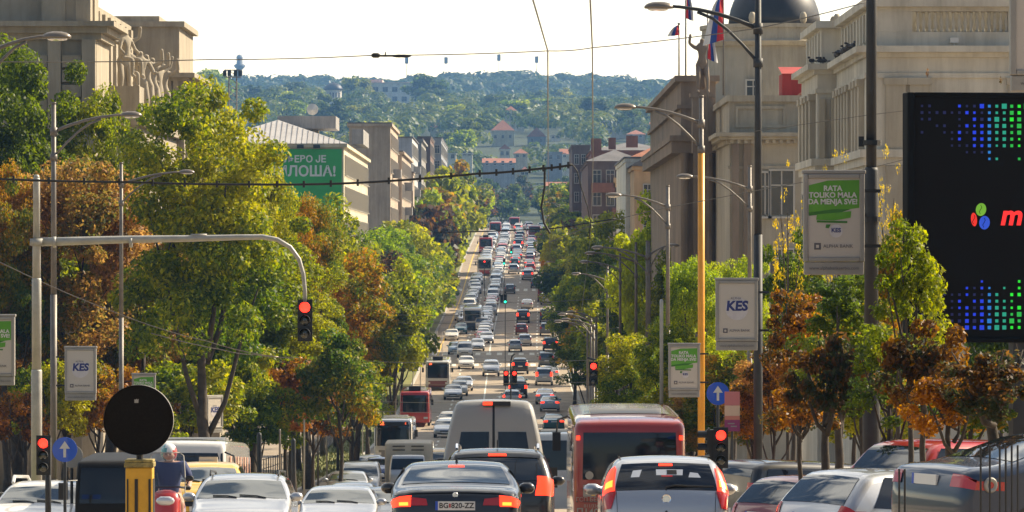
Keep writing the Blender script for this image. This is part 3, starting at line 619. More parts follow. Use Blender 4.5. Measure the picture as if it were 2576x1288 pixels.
def woods(name, label, n, y0, y1, hh, rr, nleaf, leaf, m, seed, xr=.125):
    rs = np.random.RandomState(seed); Vs = []; Qs = []; o = 0
    for i in range(n):
        y = rs.uniform(y0, y1); x = rs.uniform(-xr, xr)*y
        if blocks(x, y, 3, 170 if y < 2500 else 420): continue
        r = rr*rs.uniform(.7, 1.35); h = hh*rs.uniform(.75, 1.3); z = terrain(x, y)
        e = rs.normal(size=(nleaf, 3)); e /= np.linalg.norm(e, axis=1, keepdims=True); e[:, 2] = np.abs(e[:, 2])*1.2-.25
        c = np.array([x, y, z+h*.55])+e*np.array([r, r, h*.5])*rs.uniform(.75, 1.05, (nleaf, 1)); N = e+rs.normal(size=e.shape)*.22; N /= np.linalg.norm(N, axis=1, keepdims=True)
        V, Q = leaves(c, N, leaf, rs); Vs.append(V); Qs.append(Q+o); o += len(V)
    me = np_mesh(name, np.concatenate(Vs), np.concatenate(Qs), [m]); tag(link(name, me), label, 'woodland', None, 'stuff')
woods('hillside_woodland', 'dense mid green woodland covering the slope between and behind the houses', 2300, 1620, 3500, 9, 7.5, 110, 1.25, LM['far'], 4)
woods('ridge_forest', 'bluish forest along the top of the distant ridge', 1500, 3500, 4900, 14, 15, 90, 2.6, LM['ridge'], 5)
# ------------------------------------------------------------ buildings
def wallmat(name, c, var=.2, scale=.25):
    m = mat(name, c, .88, var=var, scale=scale, detail=9, bump=.1); n = m.node_tree; b = n.nodes['Principled BSDF']; src = b.inputs['Base Color'].links[0].from_socket   # rain streaks and grime
    tc = n.nodes.new('ShaderNodeTexCoord'); mp = n.nodes.new('ShaderNodeMapping'); mp.inputs['Scale'].default_value = (1.6, 1.6, .16); no = n.nodes.new('ShaderNodeTexNoise'); no.inputs['Scale'].default_value = 1.; no.inputs['Detail'].default_value = 7; no.inputs['Roughness'].default_value = .7
    r = n.nodes.new('ShaderNodeValToRGB'); r.color_ramp.elements[0].position = .36; r.color_ramp.elements[0].color = (.5, .47, .43, 1); r.color_ramp.elements[1].position = .58; r.color_ramp.elements[1].color = (1, 1, 1, 1)
    mx = n.nodes.new('ShaderNodeMix'); mx.data_type = 'RGBA'; mx.blend_type = 'MULTIPLY'; mx.inputs['Factor'].default_value = .5
    n.links.new(tc.outputs['Object'], mp.inputs[0]); n.links.new(mp.outputs[0], no.inputs['Vector']); n.links.new(no.outputs['Fac'], r.inputs[0]); n.links.new(src, mx.inputs['A']); n.links.new(r.outputs[0], mx.inputs['B']); n.links.new(mx.outputs['Result'], b.inputs['Base Color']); return m
W_ = dict(museum=wallmat('bright_pale_render', (.8,.78,.72)), stone=wallmat('grey_limestone', (.38,.33,.25)), stucco=wallmat('light_grey_stucco', (.58,.54,.45)), stucco2=wallmat('warm_grey_stucco', (.44,.39,.3)), brown=wallmat('weathered_brown_stone', (.24,.185,.135), .25), cream=wallmat('cream_render', (.62,.55,.4)),
          tan=wallmat('tan_render', (.47,.38,.29)), palegrey=wallmat('pale_grey_cladding', (.55,.55,.56)), conc=wallmat('grey_concrete', (.3,.29,.28), .25), darkb=wallmat('dark_brown_render', (.15,.1,.085), .3), bluegrey=wallmat('blue_grey_render', (.28,.3,.33)),
          orange=wallmat('apricot_render', (.6,.4,.22)), white=wallmat('white_render', (.75,.7,.6)), red=wallmat('red_sheet', (.42,.045,.035)), brick=wallmat('red_brick', (.24,.1,.06), .3, .5))
ROOF = dict(metal=mat('pale_metal_roof', (.5,.47,.44), .45, .3, var=.2, scale=.4, detail=6), lead=mat('dark_lead', (.035,.036,.042), .5, .3, var=.35, scale=.5), tile=mat('red_roof_tile', (.38,.15,.08), .8, var=.25, scale=1.2), grey=mat('grey_roof', (.16,.15,.15), .8, var=.25, scale=.6))
M['wglass'] = glassmat('window_glass', (.03,.035,.04), 1.6, .08); M['wframe'] = mat('window_frame', (.5,.47,.42), .6); M['dark'] = mat('dark_opening', (.02,.018,.016), .8)
_wc = {}
def window(parent, face, x, y, z, w=1.1, h=1.7, deep=.12, nm='window', mx=1, fr='wframe'):
    """face 'f': on a wall facing the camera, 'r': facing right (+X), 'l': facing left"""
    key = (w, h, mx, fr)
    if key not in _wc:
        b = MB(); t = .09; b.box(-w/2-t, -w/2, -deep, .02, -t, h+t); b.box(w/2, w/2+t, -deep, .02, -t, h+t); b.box(-w/2, w/2, -deep, .02, h, h+t); b.box(-w/2-.12, w/2+.12, -deep-.1, .02, -t-.1, -t-.003)
        for i in range(1, mx+1): xx = -w/2+w*i/(mx+1); b.box(xx-.03, xx+.03, -.05, 0, 0, h)
        b.box(-w/2, w/2, -.05, 0, h*.66, h*.66+.06)
        g_ = MB(); g_.quad((-w/2, -.02, 0), (w/2, -.02, 0), (w/2, -.02, h), (-w/2, -.02, h)); _wc[key] = (b.mesh('window', M[fr]), g_.mesh('pane', M['wglass']))
    a, c = _wc[key]; rz = {'f': 0, 'r': math.pi/2, 'l': -math.pi/2}[face]
    o = link(nm, a, parent, (x, y, z), (0, 0, rz)); link('pane', c, o); return o
def block(nm, label, x0, x1, y0, y1, zt, wall, roof='flat', roofm='grey', cat='building', group=None, rh=2.5, face_r=None, face_f=None, zb=None, cornice=.35):
    """a house block with its roof; face_r / face_f = (storeys from top, spacing, storey height, w, h, first offset)"""
    zb = GZ(y0)-2 if zb is None else zb; root = thing(nm, label, cat, ((x0+x1)/2, y0, zb), 0, group); cx, cy = (x0+x1)/2, y0
    b = MB(); b.box(x0-cx, x1-cx, 0, y1-y0, 0, zt-zb)
    if cornice: b.box(x0-cx-cornice, x1-cx+cornice, -cornice, y1-y0+cornice, zt-zb+.002, zt-zb+.35)
    part('wall', b, W_[wall], root)
    a0, a1, d0, d1, t = x0-cx-.4, x1-cx+.4, -.4, y1-y0+.4, zt-zb+(.36 if cornice else .01)
    b = MB()
    if roof == 'hip':
        m_ = min(a1-a0, d1-d0)/2; mx_ = (a0+a1)/2; my_ = (d0+d1)/2
        if a1-a0 < d1-d0: p, q = (mx_, d0+m_, t+rh), (mx_, d1-m_, t+rh)
        else: p, q = (a0+m_, my_, t+rh), (a1-m_, my_, t+rh)
        c = [(a0, d0, t), (a1, d0, t), (a1, d1, t), (a0, d1, t)]
        if a1-a0 < d1-d0: b.poly([c[0], c[1], p]); b.poly([c[1], c[2], q, p]); b.poly([c[2], c[3], q]); b.poly([c[3], c[0], p, q])
        else: b.poly([c[0], c[1], q, p]); b.poly([c[1], c[2], q]); b.poly([c[2], c[3], p, q]); b.poly([c[3], c[0], p])
        b.poly(c[::-1])
    elif roof == 'gable_x':   # ridge along X
        my_ = (d0+d1)/2; p, q = (a0, my_, t+rh), (a1, my_, t+rh); b.poly([(a0, d0, t), (a1, d0, t), q, p]); b.poly([(a1, d1, t), (a0, d1, t), p, q]); b.poly([(a0, d0, t), p, (a0, d1, t)]); b.poly([(a1, d0, t), (a1, d1, t), q])
    elif roof == 'gable_y':
        mx_ = (a0+a1)/2; p, q = (mx_, d0, t+rh), (mx_, d1, t+rh); b.poly([(a0, d0, t), p, q, (a0, d1, t)]); b.poly([(a1, d0, t), (a1, d1, t), q, p]); b.poly([(a0, d0, t), (a1, d0, t), p]); b.poly([(a0, d1, t), q, (a1, d1, t)])
    else: b.box(a0+.2, a1-.2, d0+.2, d1-.2, t, t+.15)
    part('roof', b, ROOF[roofm], root)
    if face_r:
        n, sp, sh, ww, hh, off = face_r
        for i in range(n):
            y = off
            while y+ww < y1-y0: window(root, 'r', x1-cx+.01, y, zt-zb-sh*(i+1)+.5, ww, hh); y += sp
    if face_f:
        n, sp, sh, ww, hh, off = face_f
        for i in range(n):
            x = off
            while x+ww/2 < x1-x0-.3: window(root, 'f', x0-cx+x, -.01, zt-zb-sh*(i+1)+.5, ww, hh); x += sp
    root['x0'] = x0-cx; return root, cx, zb
def statue(parent_label, x, y, z, h, seed, pose=0, m=None, nm='statue', label=None, group=None):
    r = random.Random(seed); s_ = h/1.8
    J = [(0,0,.95),(0,0,1.2),(0,.0,1.45),(0,.02,1.58),(0,-.02,1.72)]     # hip, waist, chest, neck, head
    Rr = [.16,.15,.19,.08,.115]; E = [(0,1),(1,2),(2,3),(3,4)]
    def add(par, p, rr): J.append(p); Rr.append(rr); E.append((par, len(J)-1)); return len(J)-1
    for sg in (-1, 1):
        a = add(2, (sg*.22, 0, 1.42), .085); up = r.random() < .45 or (pose == 1 and sg > 0)
        if up: b_ = add(a, (sg*.42, -.1, 1.5+.1*r.random()), .065); add(b_, (sg*.4, -.2, 1.85), .05)
        else: b_ = add(a, (sg*.36, -.05, 1.15), .065); add(b_, (sg*(.2+.2*r.random()), -.25, 1.0+.2*r.random()), .05)
        k = add(0, (sg*.12, 0, .85), .12); st = r.uniform(-.2, .25)
        if pose == 2: kn = add(k, (sg*.2, -.42, .82), .1); an = add(kn, (sg*.22, -.42, .35), .075); add(an, (sg*.22, -.55, .3), .06)
        else: kn = add(k, (sg*.15, st*.6-.08, .48), .095); an = add(kn, (sg*.17, st, .08), .065); add(an, (sg*.18, st-.15, .03), .05)
    if pose != 2: dr = add(0, (.0, .12, .6), .17); add(dr, (.05, .16, .1), .19)
    me = bpy.data.meshes.new(nm); me.from_pydata([tuple(c*s_ for c in j) for j in J], E, []); me.update()
    o = bpy.data.objects.new(nm, me); col.objects.link(o); sk = o.modifiers.new('skin', 'SKIN')
    for i, v in enumerate(me.skin_vertices[0].data): v.radius = (Rr[i]*s_*.8,)*2
    me.skin_vertices[0].data[0].use_root = True
    sb = o.modifiers.new('sub', 'SUBSURF'); sb.levels = sb.render_levels = 2
    dg = bpy.context.evaluated_depsgraph_get(); m2 = bpy.data.meshes.new_from_object(o.evaluated_get(dg)); bpy.data.objects.remove(o)
    m2.materials.clear(); m2.materials.append(m or W_['stone']); m2.name = nm
    for p in m2.polygons: p.use_smooth = True
    o = link(nm, m2, None, (x, y, z), (0, 0, r.uniform(-.6, .6)+.5)); return tag(o, label, 'statue', group)
# --- government building, left
G = thing('stone_building', 'grey limestone palace with rows of statues on its upper ledge, top left', 'building', (-32, 225, GZ(225)))
gz0 = GZ(225); ox, oy = -32, 225
def gbox(b, x0, x1, y0, y1, z0, z1): b.box(x0-ox, x1-ox, y0-oy, y1-oy, z0-gz0, z1-gz0)
b = MB()
gbox(b, -46, -19.6, 225, 232, -12, 10.2)
zc = 2.6
while zc < 9.4:                                   # rusticated courses of the near pavilion
    gbox(b, -46, -33.0, 224.7, 225.0, zc, zc+.56); gbox(b, -29.5, -21.9, 224.68, 225.0, zc, zc+.56); gbox(b, -21.2, -20.3, 224.7, 225, zc, zc+.56); zc += .7
gbox(b, -32.9, -29.6, 224.5, 225, -12, 10.2); gbox(b, -21.85, -21.25, 224.45, 225, -12, 10.2); gbox(b, -20.25, -19.62, 224.5, 225, -12, 10.2)
for z0, z1, p in ((10.2,10.5,.25),(10.5,10.8,.55),(10.8,11.05,.9)): gbox(b, -46-p, -19.6+p, 225-p, 232+p*.4, z0+.002, z1)
gbox(b, -46, -20.2, 225.4, 231.6, 11.06, 17); gbox(b, -33.2, -29.4, 225.1, 225.4, 11.06, 17); gbox(b, -22.2, -21.1, 225.1, 225.4, 11.06, 17)
gbox(b, -46, -20.4, 225.25, 225.4, 13.2, 13.5)
gbox(b, -20.6, -19.9, 225.2, 225.9, 11.06, 14.5); gbox(b, -21.3, -20.1, 229.8, 231.9, 11.06, 14)
part('pavilion', b, W_['stone'], G, label='rusticated near pavilion with a deep cornice')
b = MB(); gbox(b, -46, -21.1, 232.001, 262, -12, 12.3)
gbox(b, -46, -20.9, 232.5, 262, 12.302, 12.6)
for i in range(9): y = 233+i*3.3; gbox(b, -21.1, -20.7, y, y+1.2, 8.8, 12.3); gbox(b, -21.1, -20.55, y-.1, y+1.3, 8.5, 8.8)
gbox(b, -21.1, -20.4, 232.5, 262, 8.0, 8.45); gbox(b, -21.1, -20.7, 232.5, 262, 7.4, 7.98)
for i in range(9): y = 233+i*3.3; gbox(b, -21.1, -20.55, y, y+1.1, -2, 7.4)
part('colonnade', b, W_['stone'], G, label='receding side wing with pilasters and attic piers')
for i in range(8):
    y = 234.4+i*3.3+.9; window(G, 'r', -21.09-ox, y-oy, 9.3-gz0, 1.0, 2.2); window(G, 'r', -21.09-ox, y-oy, 3.2-gz0, 1.2, 3)
b = MB(); gbox(b, -24, -18.0, 262.001, 274, -12, 9.6)
for z0, z1, p in ((9.6,9.8,.2),(9.8,10.05,.6)): gbox(b, -24, -18+p, 262-p, 274+p, z0+.002, z1)
gbox(b, -24, -18.3, 262.3, 273.7, 10.06, 12.6); gbox(b, -24.2, -18.0, 262.1, 273.9, 12.602, 12.9); gbox(b, -23.6, -19.4, 262.4, 273, 12.902, 13.2)
for x in (-19.0, -18.6): gbox(b, x, x+.3, 261.8, 262, 3, 9.6)
for y in (263, 266, 269, 272): gbox(b, -18.0, -17.8, y, y+.8, -4, 9.6)
part('end_pavilion', b, W_['stone'], G, label='smaller end pavilion with its own cornice')
b = MB(); gbox(b, -21.05, -17.9, 233.0, 246, 5.2, 7.3) if False else gbox(b, -21.05, -18.4, 233.2, 261.9, -2, 7.0); gbox(b, -21.0, -18.9, 233.1, 240, 7.002, 8.0); gbox(b, -19.8, -18.2, 233, 236, 7.002, 8.3); gbox(b, -21.1, -18.1, 233, 262, 6.4, 6.798)
part('statue_ledge', b, W_['stone'], G, label='stone ledge that carries the statues')
b = MB(); b.tube([(-21-ox, 20, 13.2-gz0+9-9), (-21-ox, 20, 19-gz0)], .07, 6); part('roof_mast', b, M['poledark'], G)
sl = [('large seated stone figure nearest on the ledge', 'large stone figure leaning at the cornice, nearest but one'), ]
for i, (x, y, z, h, pz, lab) in enumerate([
 (-18.95, 234.3, 8.3, 2.9, 2, 'seated stone figure nearest to us on the palace ledge'), (-19.25, 236.6, 8.0, 3.3, 1, 'tallest standing stone figure of the ledge, arm raised under the cornice'),
 (-19.2, 239.0, 8.0, 2.5, 2, 'seated stone figure behind the tall standing one'), (-18.9, 242.6, 7.0, 3.6, 0, 'first standing stone figure of the far row on the ledge'),
 (-18.9, 246.6, 7.0, 3.6, 1, 'second standing stone figure of the far row on the ledge'), (-18.9, 250.6, 7.0, 3.6, 0, 'third standing stone figure of the far row on the ledge'),
 (-18.9, 254.6, 7.0, 3.6, 0, 'fourth standing stone figure of the far row on the ledge'), (-18.9, 258.6, 7.0, 3.6, 1, 'farthest standing stone figure of the ledge row'),
 (-17.2, 266, 4.5, 3.4, 1, 'stone figure reaching up at the right corner of the palace'), (-16.9, 268.5, 3.9, 3.2, 0, 'stone figure standing outermost right of the palace'), (-25.9, 222.9, 4.9, 2.9, 2, 'pale stone figure group half hidden behind the top left street lamp')]):
    statue(0, x, y, z, h, 40+i, pz, label=lab, group='statues on the palace ledge')
b = MB(); gbox(b, -18.0, -16.2, 264.5, 270, -12, 3.9); gbox(b, -18, -16.8, 265, 267, 3.902, 4.5); gbox(b, -27.2, -24.8, 222, 224.6, -12, 4.9); part('statue_plinth', b, W_['stone'], G)
# --- grey palace, right foreground
A = thing('grey_palace', 'light grey stucco palace with a balustrade and pilasters, top right', 'building', (15, 150, GZ(150))); az = GZ(150)
def abox(b, x0, x1, y0, y1, z0, z1): b.box(x0-15, x1-15, y0-150, y1-150, z0-az, z1-az)
b = MB()
abox(b, 11.15, 24, 150, 164, -9, 6.25); abox(b, 10.5, 24, 164.001, 173, -9, 6.25)
def band(b, z0, z1, p):
    abox(b, 11.15-p, 24, 150-p, 164-p-.01, z0, z1); abox(b, 10.5-p, 24, 164-p, 173+p, z0, z1)
band(b, 6.252, 6.4, .12); band(b, 6.402, 6.6, .35); band(b, 3.1, 3.35, .22); band(b, 2.85, 3.098, .1); band(b, 5.6, 5.75, .07)
part('wall', b, W_['stucco'], A)
b = MB()                                          # attic with openings for balusters
abox(b, 11.3, 24, 150.1, 150.5, 6.602, 7.05); abox(b, 11.3, 24, 150.1, 150.5, 7.7, 7.84); abox(b, 11.05, 24, 149.9, 150.6, 7.842, 8.08)
abox(b, 11.3, 12.6, 150.1, 150.5, 7.052, 7.698); abox(b, 15.62, 15.95, 150.1, 150.5, 7.052, 7.698); abox(b, 18.9, 19.3, 150.1, 150.5, 7.052, 7.698)
abox(b, 11.3, 24, 150.9, 151.2, 6.602, 7.84)
abox(b, 11.3, 11.7, 150.501, 163.6, 6.602, 7.84); abox(b, 11.05, 11.8, 150.601, 163.5, 7.842, 8.08)
abox(b, 10.65, 24, 164.2, 172.6, 6.602, 7.84); abox(b, 10.45, 24, 163.9, 173, 7.842, 8.08)
for i in range(9): abox(b, 11.22, 11.3, 151+i*1.4, 151.5+i*1.4, 6.8, 7.7)
for i in range(5): abox(b, 10.58, 10.65, 165+i*1.5, 165.6+i*1.5, 6.8, 7.7)
part('parapet', b, W_['stucco'], A)
b = MB(); bp = [(.06,0),(.06,.08),(.035,.12),(.075,.26),(.06,.36),(.03,.48),(.055,.56),(.055,.646)]
for i in range(16): b.lathe(bp, (12.78+i*.187-15, .3, 7.052-az), 8)
for i in range(15): b.lathe(bp, (16.1+i*.187-15, .3, 7.052-az), 8)
part('balustrade', b, W_['stucco'], A, True)
for x in (11.75, 12.5, 15.6, 16.4, 19.2): b = MB(); abox(b, x, x+.62, 149.85, 150, 3.352, 5.4); abox(b, x-.06, x+.68, 149.8, 149.999, 5.38, 5.598); abox(b, x+.003, x+.617, 149.88, 150, -6, 2.84); part('pilaster', b, W_['stucco2'], A)
for y in (151, 152.4, 153.8, 156, 157.4, 158.8, 160.2, 161.6): b = MB(); abox(b, 10.97, 11.15, y, y+.7, 3.352, 5.4); abox(b, 10.9, 11.149, y-.06, y+.76, 5.38, 5.598); part('pilaster', b, W_['stucco2'], A)
for y in (165, 167, 169, 171): b = MB(); abox(b, 10.3, 10.5, y, y+.8, 3.352, 5.4); abox(b, 10.25, 10.499, y-.1, y+.9, 5.38, 5.598); part('pilaster', b, W_['stucco2'], A)
for x in (10.55, 10.95): b = MB(); abox(b, x, x+.2, 163.8, 164, 3.352, 5.4); part('pilaster', b, W_['stucco2'], A)
pgr = random.Random(2); q = MB(); q.ell((0, 0, .09), (.06, .12, .065), 8, 6); q.ell((0, -.11, .17), (.035, .045, .035), 8, 5); q.box(-.03, .03, .1, .22, .06, .085); q.tube([(0, 0, 0), (0, 0, .06)], .01, 4); pm = q.mesh('pigeon', mat('pigeon_grey', (.03,.03,.035), .6), True)
for i in range(16):
    o = link('pigeon', pm, None, (10.82+pgr.uniform(-.03, .03), 151.5+i*.8+pgr.uniform(-.3, .3), 6.602) if i < 11 else (10.2+pgr.uniform(0, .5), 163.75, 6.602), (0, 0, pgr.uniform(0, 6))); o.scale = (1.2,)*3
    tag(o, 'small dark pigeon perched on the side cornice of the grey palace', 'pigeon', 'pigeons along the palace cornice')
for x in (14.1, 17.8): window(A, 'f', x-15, -.01, .4-az, 1.4, 2)
for y in (154.9, 160.9): window(A, 'l', 11.14-15, y-150, .2-az, .8, 2.0)
for y in (166.4, 170.3): window(A, 'l', 10.49-15, y-150, .2-az, .8, 2.0)
for i, (x, z) in enumerate([(13.9, 6.62), (16.6, 6.66)]):
    f_ = thing('floodlight', ['white floodlight on the cornice under the left half of the balustrade', 'white floodlight on the cornice near the right end of the balustrade'][i], 'lamp', (x, 149.95, z), 0, 'floodlights on the cornice')
    q = MB(); q.box(-.13, .13, -.1, .1, .08, .24); q.tube([(0, 0, 0), (0, 0, .1)], .03, 6); part('lamp_body', q, M['white'], f_)
# --- assembly building with the dome
B = thing('dome_building', 'beige parliament building with a dark dome and brown columns', 'building', (12, 230, GZ(230))); bz = GZ(230)
def bbox(b, x0, x1, y0, y1, z0, z1): b.box(x0-12, x1-12, y0-230, y1-230, z0-bz, z1-bz)
b = MB(); bbox(b, 10.5, 24, 230, 300, -13, 5.4)
bbox(b, 10.5, 24, 230.3, 290, 5.95, 7.45); bbox(b, 10.35, 24, 230.1, 290.2, 7.452, 7.75)
for x in (11.7, 14.9): bbox(b, x-.9, x+.9+.6, 230.2, 230.3, 6.2, 6.35); bbox(b, x-.9, x+1.5, 230.2, 230.3, 7.1, 7.25); bbox(b, x-.9, x-.78, 230.2, 230.3, 6.352, 7.098); bbox(b, x+1.38, x+1.5, 230.2, 230.3, 6.352, 7.098)
part('wall', b, W_['stucco2'], B)
b = MB(); bbox(b, 10.3, 24, 229.8, 300, 5.402, 5.6); bbox(b, 10.0, 24, 229.5, 300, 5.602, 5.75); bbox(b, 9.8, 24, 229.3, 300, 5.752, 5.94)
for i in range(40): bbox(b, 10.5+i*.34, 10.66+i*.34, 229.6, 229.79, 5.42, 5.598)
bbox(b, 10.4, 24, 229.9, 230, 4.2, 4.35)
part('cornice', b, W_['stucco2'], B)
b = MB(); bbox(b, 8.7, 10.498, 246, 300, -13, 9.0); bbox(b, 8.4, 10.7, 245.7, 300, 9.002, 9.3); bbox(b, 8.2, 10.8, 245.4, 300, 5.3, 5.9); bbox(b, 8.1, 10.9, 245.2, 300, 5.902, 6.2); bbox(b, 8.5, 10.6, 245.8, 300, 7.6, 7.8)
for x in (8.75, 9.35, 10.0): b.tube([(x-12+.15, 15.5, -13-bz), (x-12+.15, 15.5, 5.3-bz)], .2, 10)
bbox(b, 8.5, 10.6, 240.5, 245.9, -13, -4)
part('portico', b, W_['brown'], B, label='brown weathered portico with columns')
for x in (10.6, 11.15): b = MB(); bbox(b, x, x+.35, 229.75, 230, -9, 5.4); part('pilaster', b, W_['brown'], B)
b = MB(); dx, dy = X(1948, 290)-12, 60
b.lathe([(4.3,-4),(4.3,8.6),(4.45,8.62),(4.45,9.0),(4.2,9.02),(4.2,12.6),(4.5,12.65),(4.7,12.9),(4.45,13.0),(4.4,13.7),(4.55,13.72),(4.55,13.95)], (dx, dy, -bz), 40); part('drum', b, W_['stucco2'], B)
b = MB(); dr = 2.75; b.lathe([(dr*1.02*math.cos(t*math.pi/2/10), 14.0+dr*1.15*math.sin(t*math.pi/2/10)) for t in range(10)]+[(.3, 17.3), (.3, 18.2)], (dx, dy, -bz), 40); part('dome', b, ROOF['lead'], B, True)
b = MB()
for k in range(24): a = 2*math.pi*k/24; b.lathe([(.1,12.95),(.16,13.2),(.08,13.5),(.13,13.7)], (dx+4.3*math.cos(a), dy+4.3*math.sin(a), -bz), 6)
part('balustrade', b, W_['stucco2'], B, True)
for k in range(8):
    a = 2*math.pi*(k+.5)/8; b = MB(); b.ell((dx+4.0*math.cos(a), dy+4.0*math.sin(a), 14.3-bz), (.22, .22, .4), 8, 6); part('finial', b, W_['stucco2'], B, True)
for x in (-1.5, 1.4): window(B, 'f', dx+x, dy-4.15, 9.4-bz, .75, 1.1)
for x, z, h in ((13.0, 2.0, 2.1), (13.0, -1.0, 1.3)): window(B, 'f', x-12, -.02, z-bz, 1.1, h, fr='wframe')
window(B, 'f', 12.2-12, -.02, 2-bz, .4, 2.0)
b = MB(); bbox(b, X(1968,238), X(2026,238)+.6, 238, 241, 7.76, 9.1); b.quad(*[(p[0]-12, p[1]-230, p[2]-bz) for p in ((X(1966,238), 237.9, 9.1), (X(2026,238)+.7, 237.9, 9.1), (X(2026,238)+.7, 241.1, 9.55), (X(1966,238), 241.1, 9.55))])
o = part('roof_hut', b, W_['red'], B, label='red sheet clad roof hut')
b = MB(); b.poly([(X(1995,236)-12, 6, 7.76-bz), (X(2060,236)-12, 6, 7.76-bz), (X(2060,236)-12, 6.5, 8.8-bz)]); b.poly([(X(1995,236)-12, 6, 7.76-bz), (X(2060,236)-12, 6.5, 8.8-bz), (X(1995,236)-12, 8, 7.76-bz)]); part('roof', b, ROOF['tile'], B)
statue(0, X(1766, 240), 240, Z(235, 240), 2.9, 71, 0, m=W_['brown'], label='dark standing figure with a staff on the portico of the domed building')
b = MB(); b.box(-.5, .5, -.5, .5, -3, 0); b.box(-.62, .62, -.62, .62, -.2, .003); tag(link('plinth', b.mesh('plinth', W_['brown']), None, (X(1766,240), 240, Z(235,240))), 'stone plinth under the dark standing figure on the portico', 'plinth')
# flags
fl = [mat('flag_red', (.6,.02,.03), .8), mat('flag_blue', (.03,.08,.35), .8), mat('flag_white', (.75,.75,.75), .8)]
for i, (px, d, top, bot, fy0, fy1, sw, lab) in enumerate([(1708,236,60,190,62,100,-30,'small flag on the leftmost pole, blown to the left'),(1725,236,-40,190,-30,78,22,'pale flag on the tall second pole, blown right'),(1780,232,30,360,62,185,26,'narrow flag hanging from the third pole, beside the statue'),(1820,231,-30,240,-20,152,-52,'largest flag, with a red emblem, on the rightmost pole')]):
    f_ = thing('flag', 'striped red blue white '+lab, 'flag', (X(px,d), d, Z(bot,d)), 0, 'flags before the domed building'); H = (bot-top)*d/F
    q = MB(); q.tube([(0, 0, 0), (0, 0, H)], [.05, .035], 6); q.ell((0, 0, H), (.07, .07, .07), 8, 5); part('flagpole', q, M['pole'], f_, True)
    za, zb2 = (bot-fy0)*d/F, (bot-fy1)*d/F; q = MB(); rows = []
    for a in range(10):
        t = a/9.; row = []
        for c in range(10):
            s_ = c/9.; x = sw*d/F*s_*(.35+.65*t**.7)*(1 if i != 3 else 1); row.append((x, .12*math.sin(s_*9+t*4), za+(zb2-za)*(t*(.45+.25*(1-s_)) + .42*s_*(.3+t*.5))))
        rows.append(row)
    q.grid(rows); me = q.mesh('flag_cloth', fl, True)
    for k, p in enumerate(me.polygons): p.material_index = min(2, (k % 9)//3)
    link('flag_cloth', me, f_)
# --- left street row
b1, cx, zb = block('apartment_building', 'cream corner house with the green banner and a pale hipped metal roof', -31, -17, 482, 562, 11.0, 'cream', 'hip', 'metal', rh=2.6, face_r=(7, 4.2, 3.2, 1.3, 1.9, 3))
for i in range(7):
    q = MB(); q.box(14-cx-31+.0, 1, 0, 1, 0, 1) if False else None
q = MB(); t0 = 11.0-zb
for x in np.arange(-30.6, -17.2, .55):
    k = min(x+31.4, -16.6-x); 
    if k > .2: q.tube([(x-cx, -.38, t0+.38), (x-cx, -.4+k*.98, t0+.38+2.6*min(1, k/7.4))], .035, 4)
part('roof_seam', q, ROOF['grey'], b1)
q = MB(); q.box(X(705,500)-cx, X(850,500)-cx, 12, 22, t0+2.2, t0+3.5); q.box(X(875,500)-cx, X(905,500)-cx, 30, 50, t0+1.0, t0+2.6); part('penthouse', q, W_['conc'], b1)
q = MB(); q.box(-.5, .5, 30, 34, t0+1, t0+3.6); q.box(3, 3.6, 20, 22, t0+.5, t0+2.4); part('chimney', q, W_['cream'], b1)
q = MB(); q.lathe([(.05,0),(.5,.2),(.6,.25)], (X(795,500)-cx, 9, t0+4.1), 14, 'y'); part('dish_antenna', q, M['white'], b1)
q = MB(); q.box(X(640,482)-cx, -17.2-cx, -.12, -.02, Z(700,482)-zb, Z(375,482)-zb); bn = part('banner', q, mat('green_banner', (.035,.4,.09), .7, var=.25, scale=.15), b1, label='large green advertising banner')
wt = mat('banner_white', (.7,.72,.7), .7)
def onw(par, txt, px, py, d, h, m, rz=0, off=.14, al='CENTER', **k):   # lettering laid on a wall part (local to its building)
    pr = par; base = pr.parent.location if pr.parent else pr.location
    return text(txt, h*d/F*1.38, par, (X(px,d)-base.x, d-base.y-off, Z(py,d)-base.z), m, rz=rz, align=al, **k)
onw(bn, 'ВАЉЕВО ЈЕ', 821, 401, 482, 17, wt, al='RIGHT', bold=.03); onw(bn, 'КНЕЗА МИЛОША!', 846, 432, 482, 26, wt, al='RIGHT', bold=.04)
for i, px in enumerate((757, 798)):
    q = MB(); q.box(-.2, .2, -1.1, 0, 0, .12); q.box(-.35, .35, -1.4, -1.0, -.15, .2); part('banner_lamp', q, M['black'], b1, loc=(X(px-8*i*0,482)-cx, -.02, Z(370,482)-zb))
block('apartment_building', 'tall tan block with a blank party wall behind the cream house', -20.5, -15.3, 600, 640, Z(318,600), 'tan', face_r=(9, 4, 3.1, 1.4, 1.7, 2), cornice=.25)
block('apartment_building', 'tan block with balconies next to the blank tan wall', -22, -14.8, 641, 700, Z(388,640), 'tan', face_r=(7, 4, 3.1, 1.4, 1.7, 2))
block('apartment_building', 'block with a pale grey upper wall, left street row', -19, -15.0, 716, 760, Z(346,716), 'palegrey', face_r=(8, 4, 3.1, 1.4, 1.7, 2), cornice=0)
block('apartment_building', 'low brown house wall under the pale grey block', -18.8, -14.6, 704, 714, Z(440,704), 'tan', cornice=.1)
block('apartment_building', 'narrow beige block with a dark roof edge, left street row', -17.6, -15.0, 790, 830, Z(356,790), 'conc', face_r=(8, 4, 3.1, 1.4, 1.7, 2))
block('apartment_building', 'narrow dark brown block, left street row', -16.6, -14.4, 840, 880, Z(350,840), 'darkb', face_r=(8, 4, 3.1, 1.4, 1.7, 2), cornice=.1)
block('apartment_building', 'blue grey high block near the end of the left street row', -18, -14.1, 950, 1040, Z(352,950), 'bluegrey', face_r=(9, 5, 3.1, 1.6, 1.8, 2), face_f=(8, 1.9, 3.1, .9, 1.5, 1.2), cornice=.1)
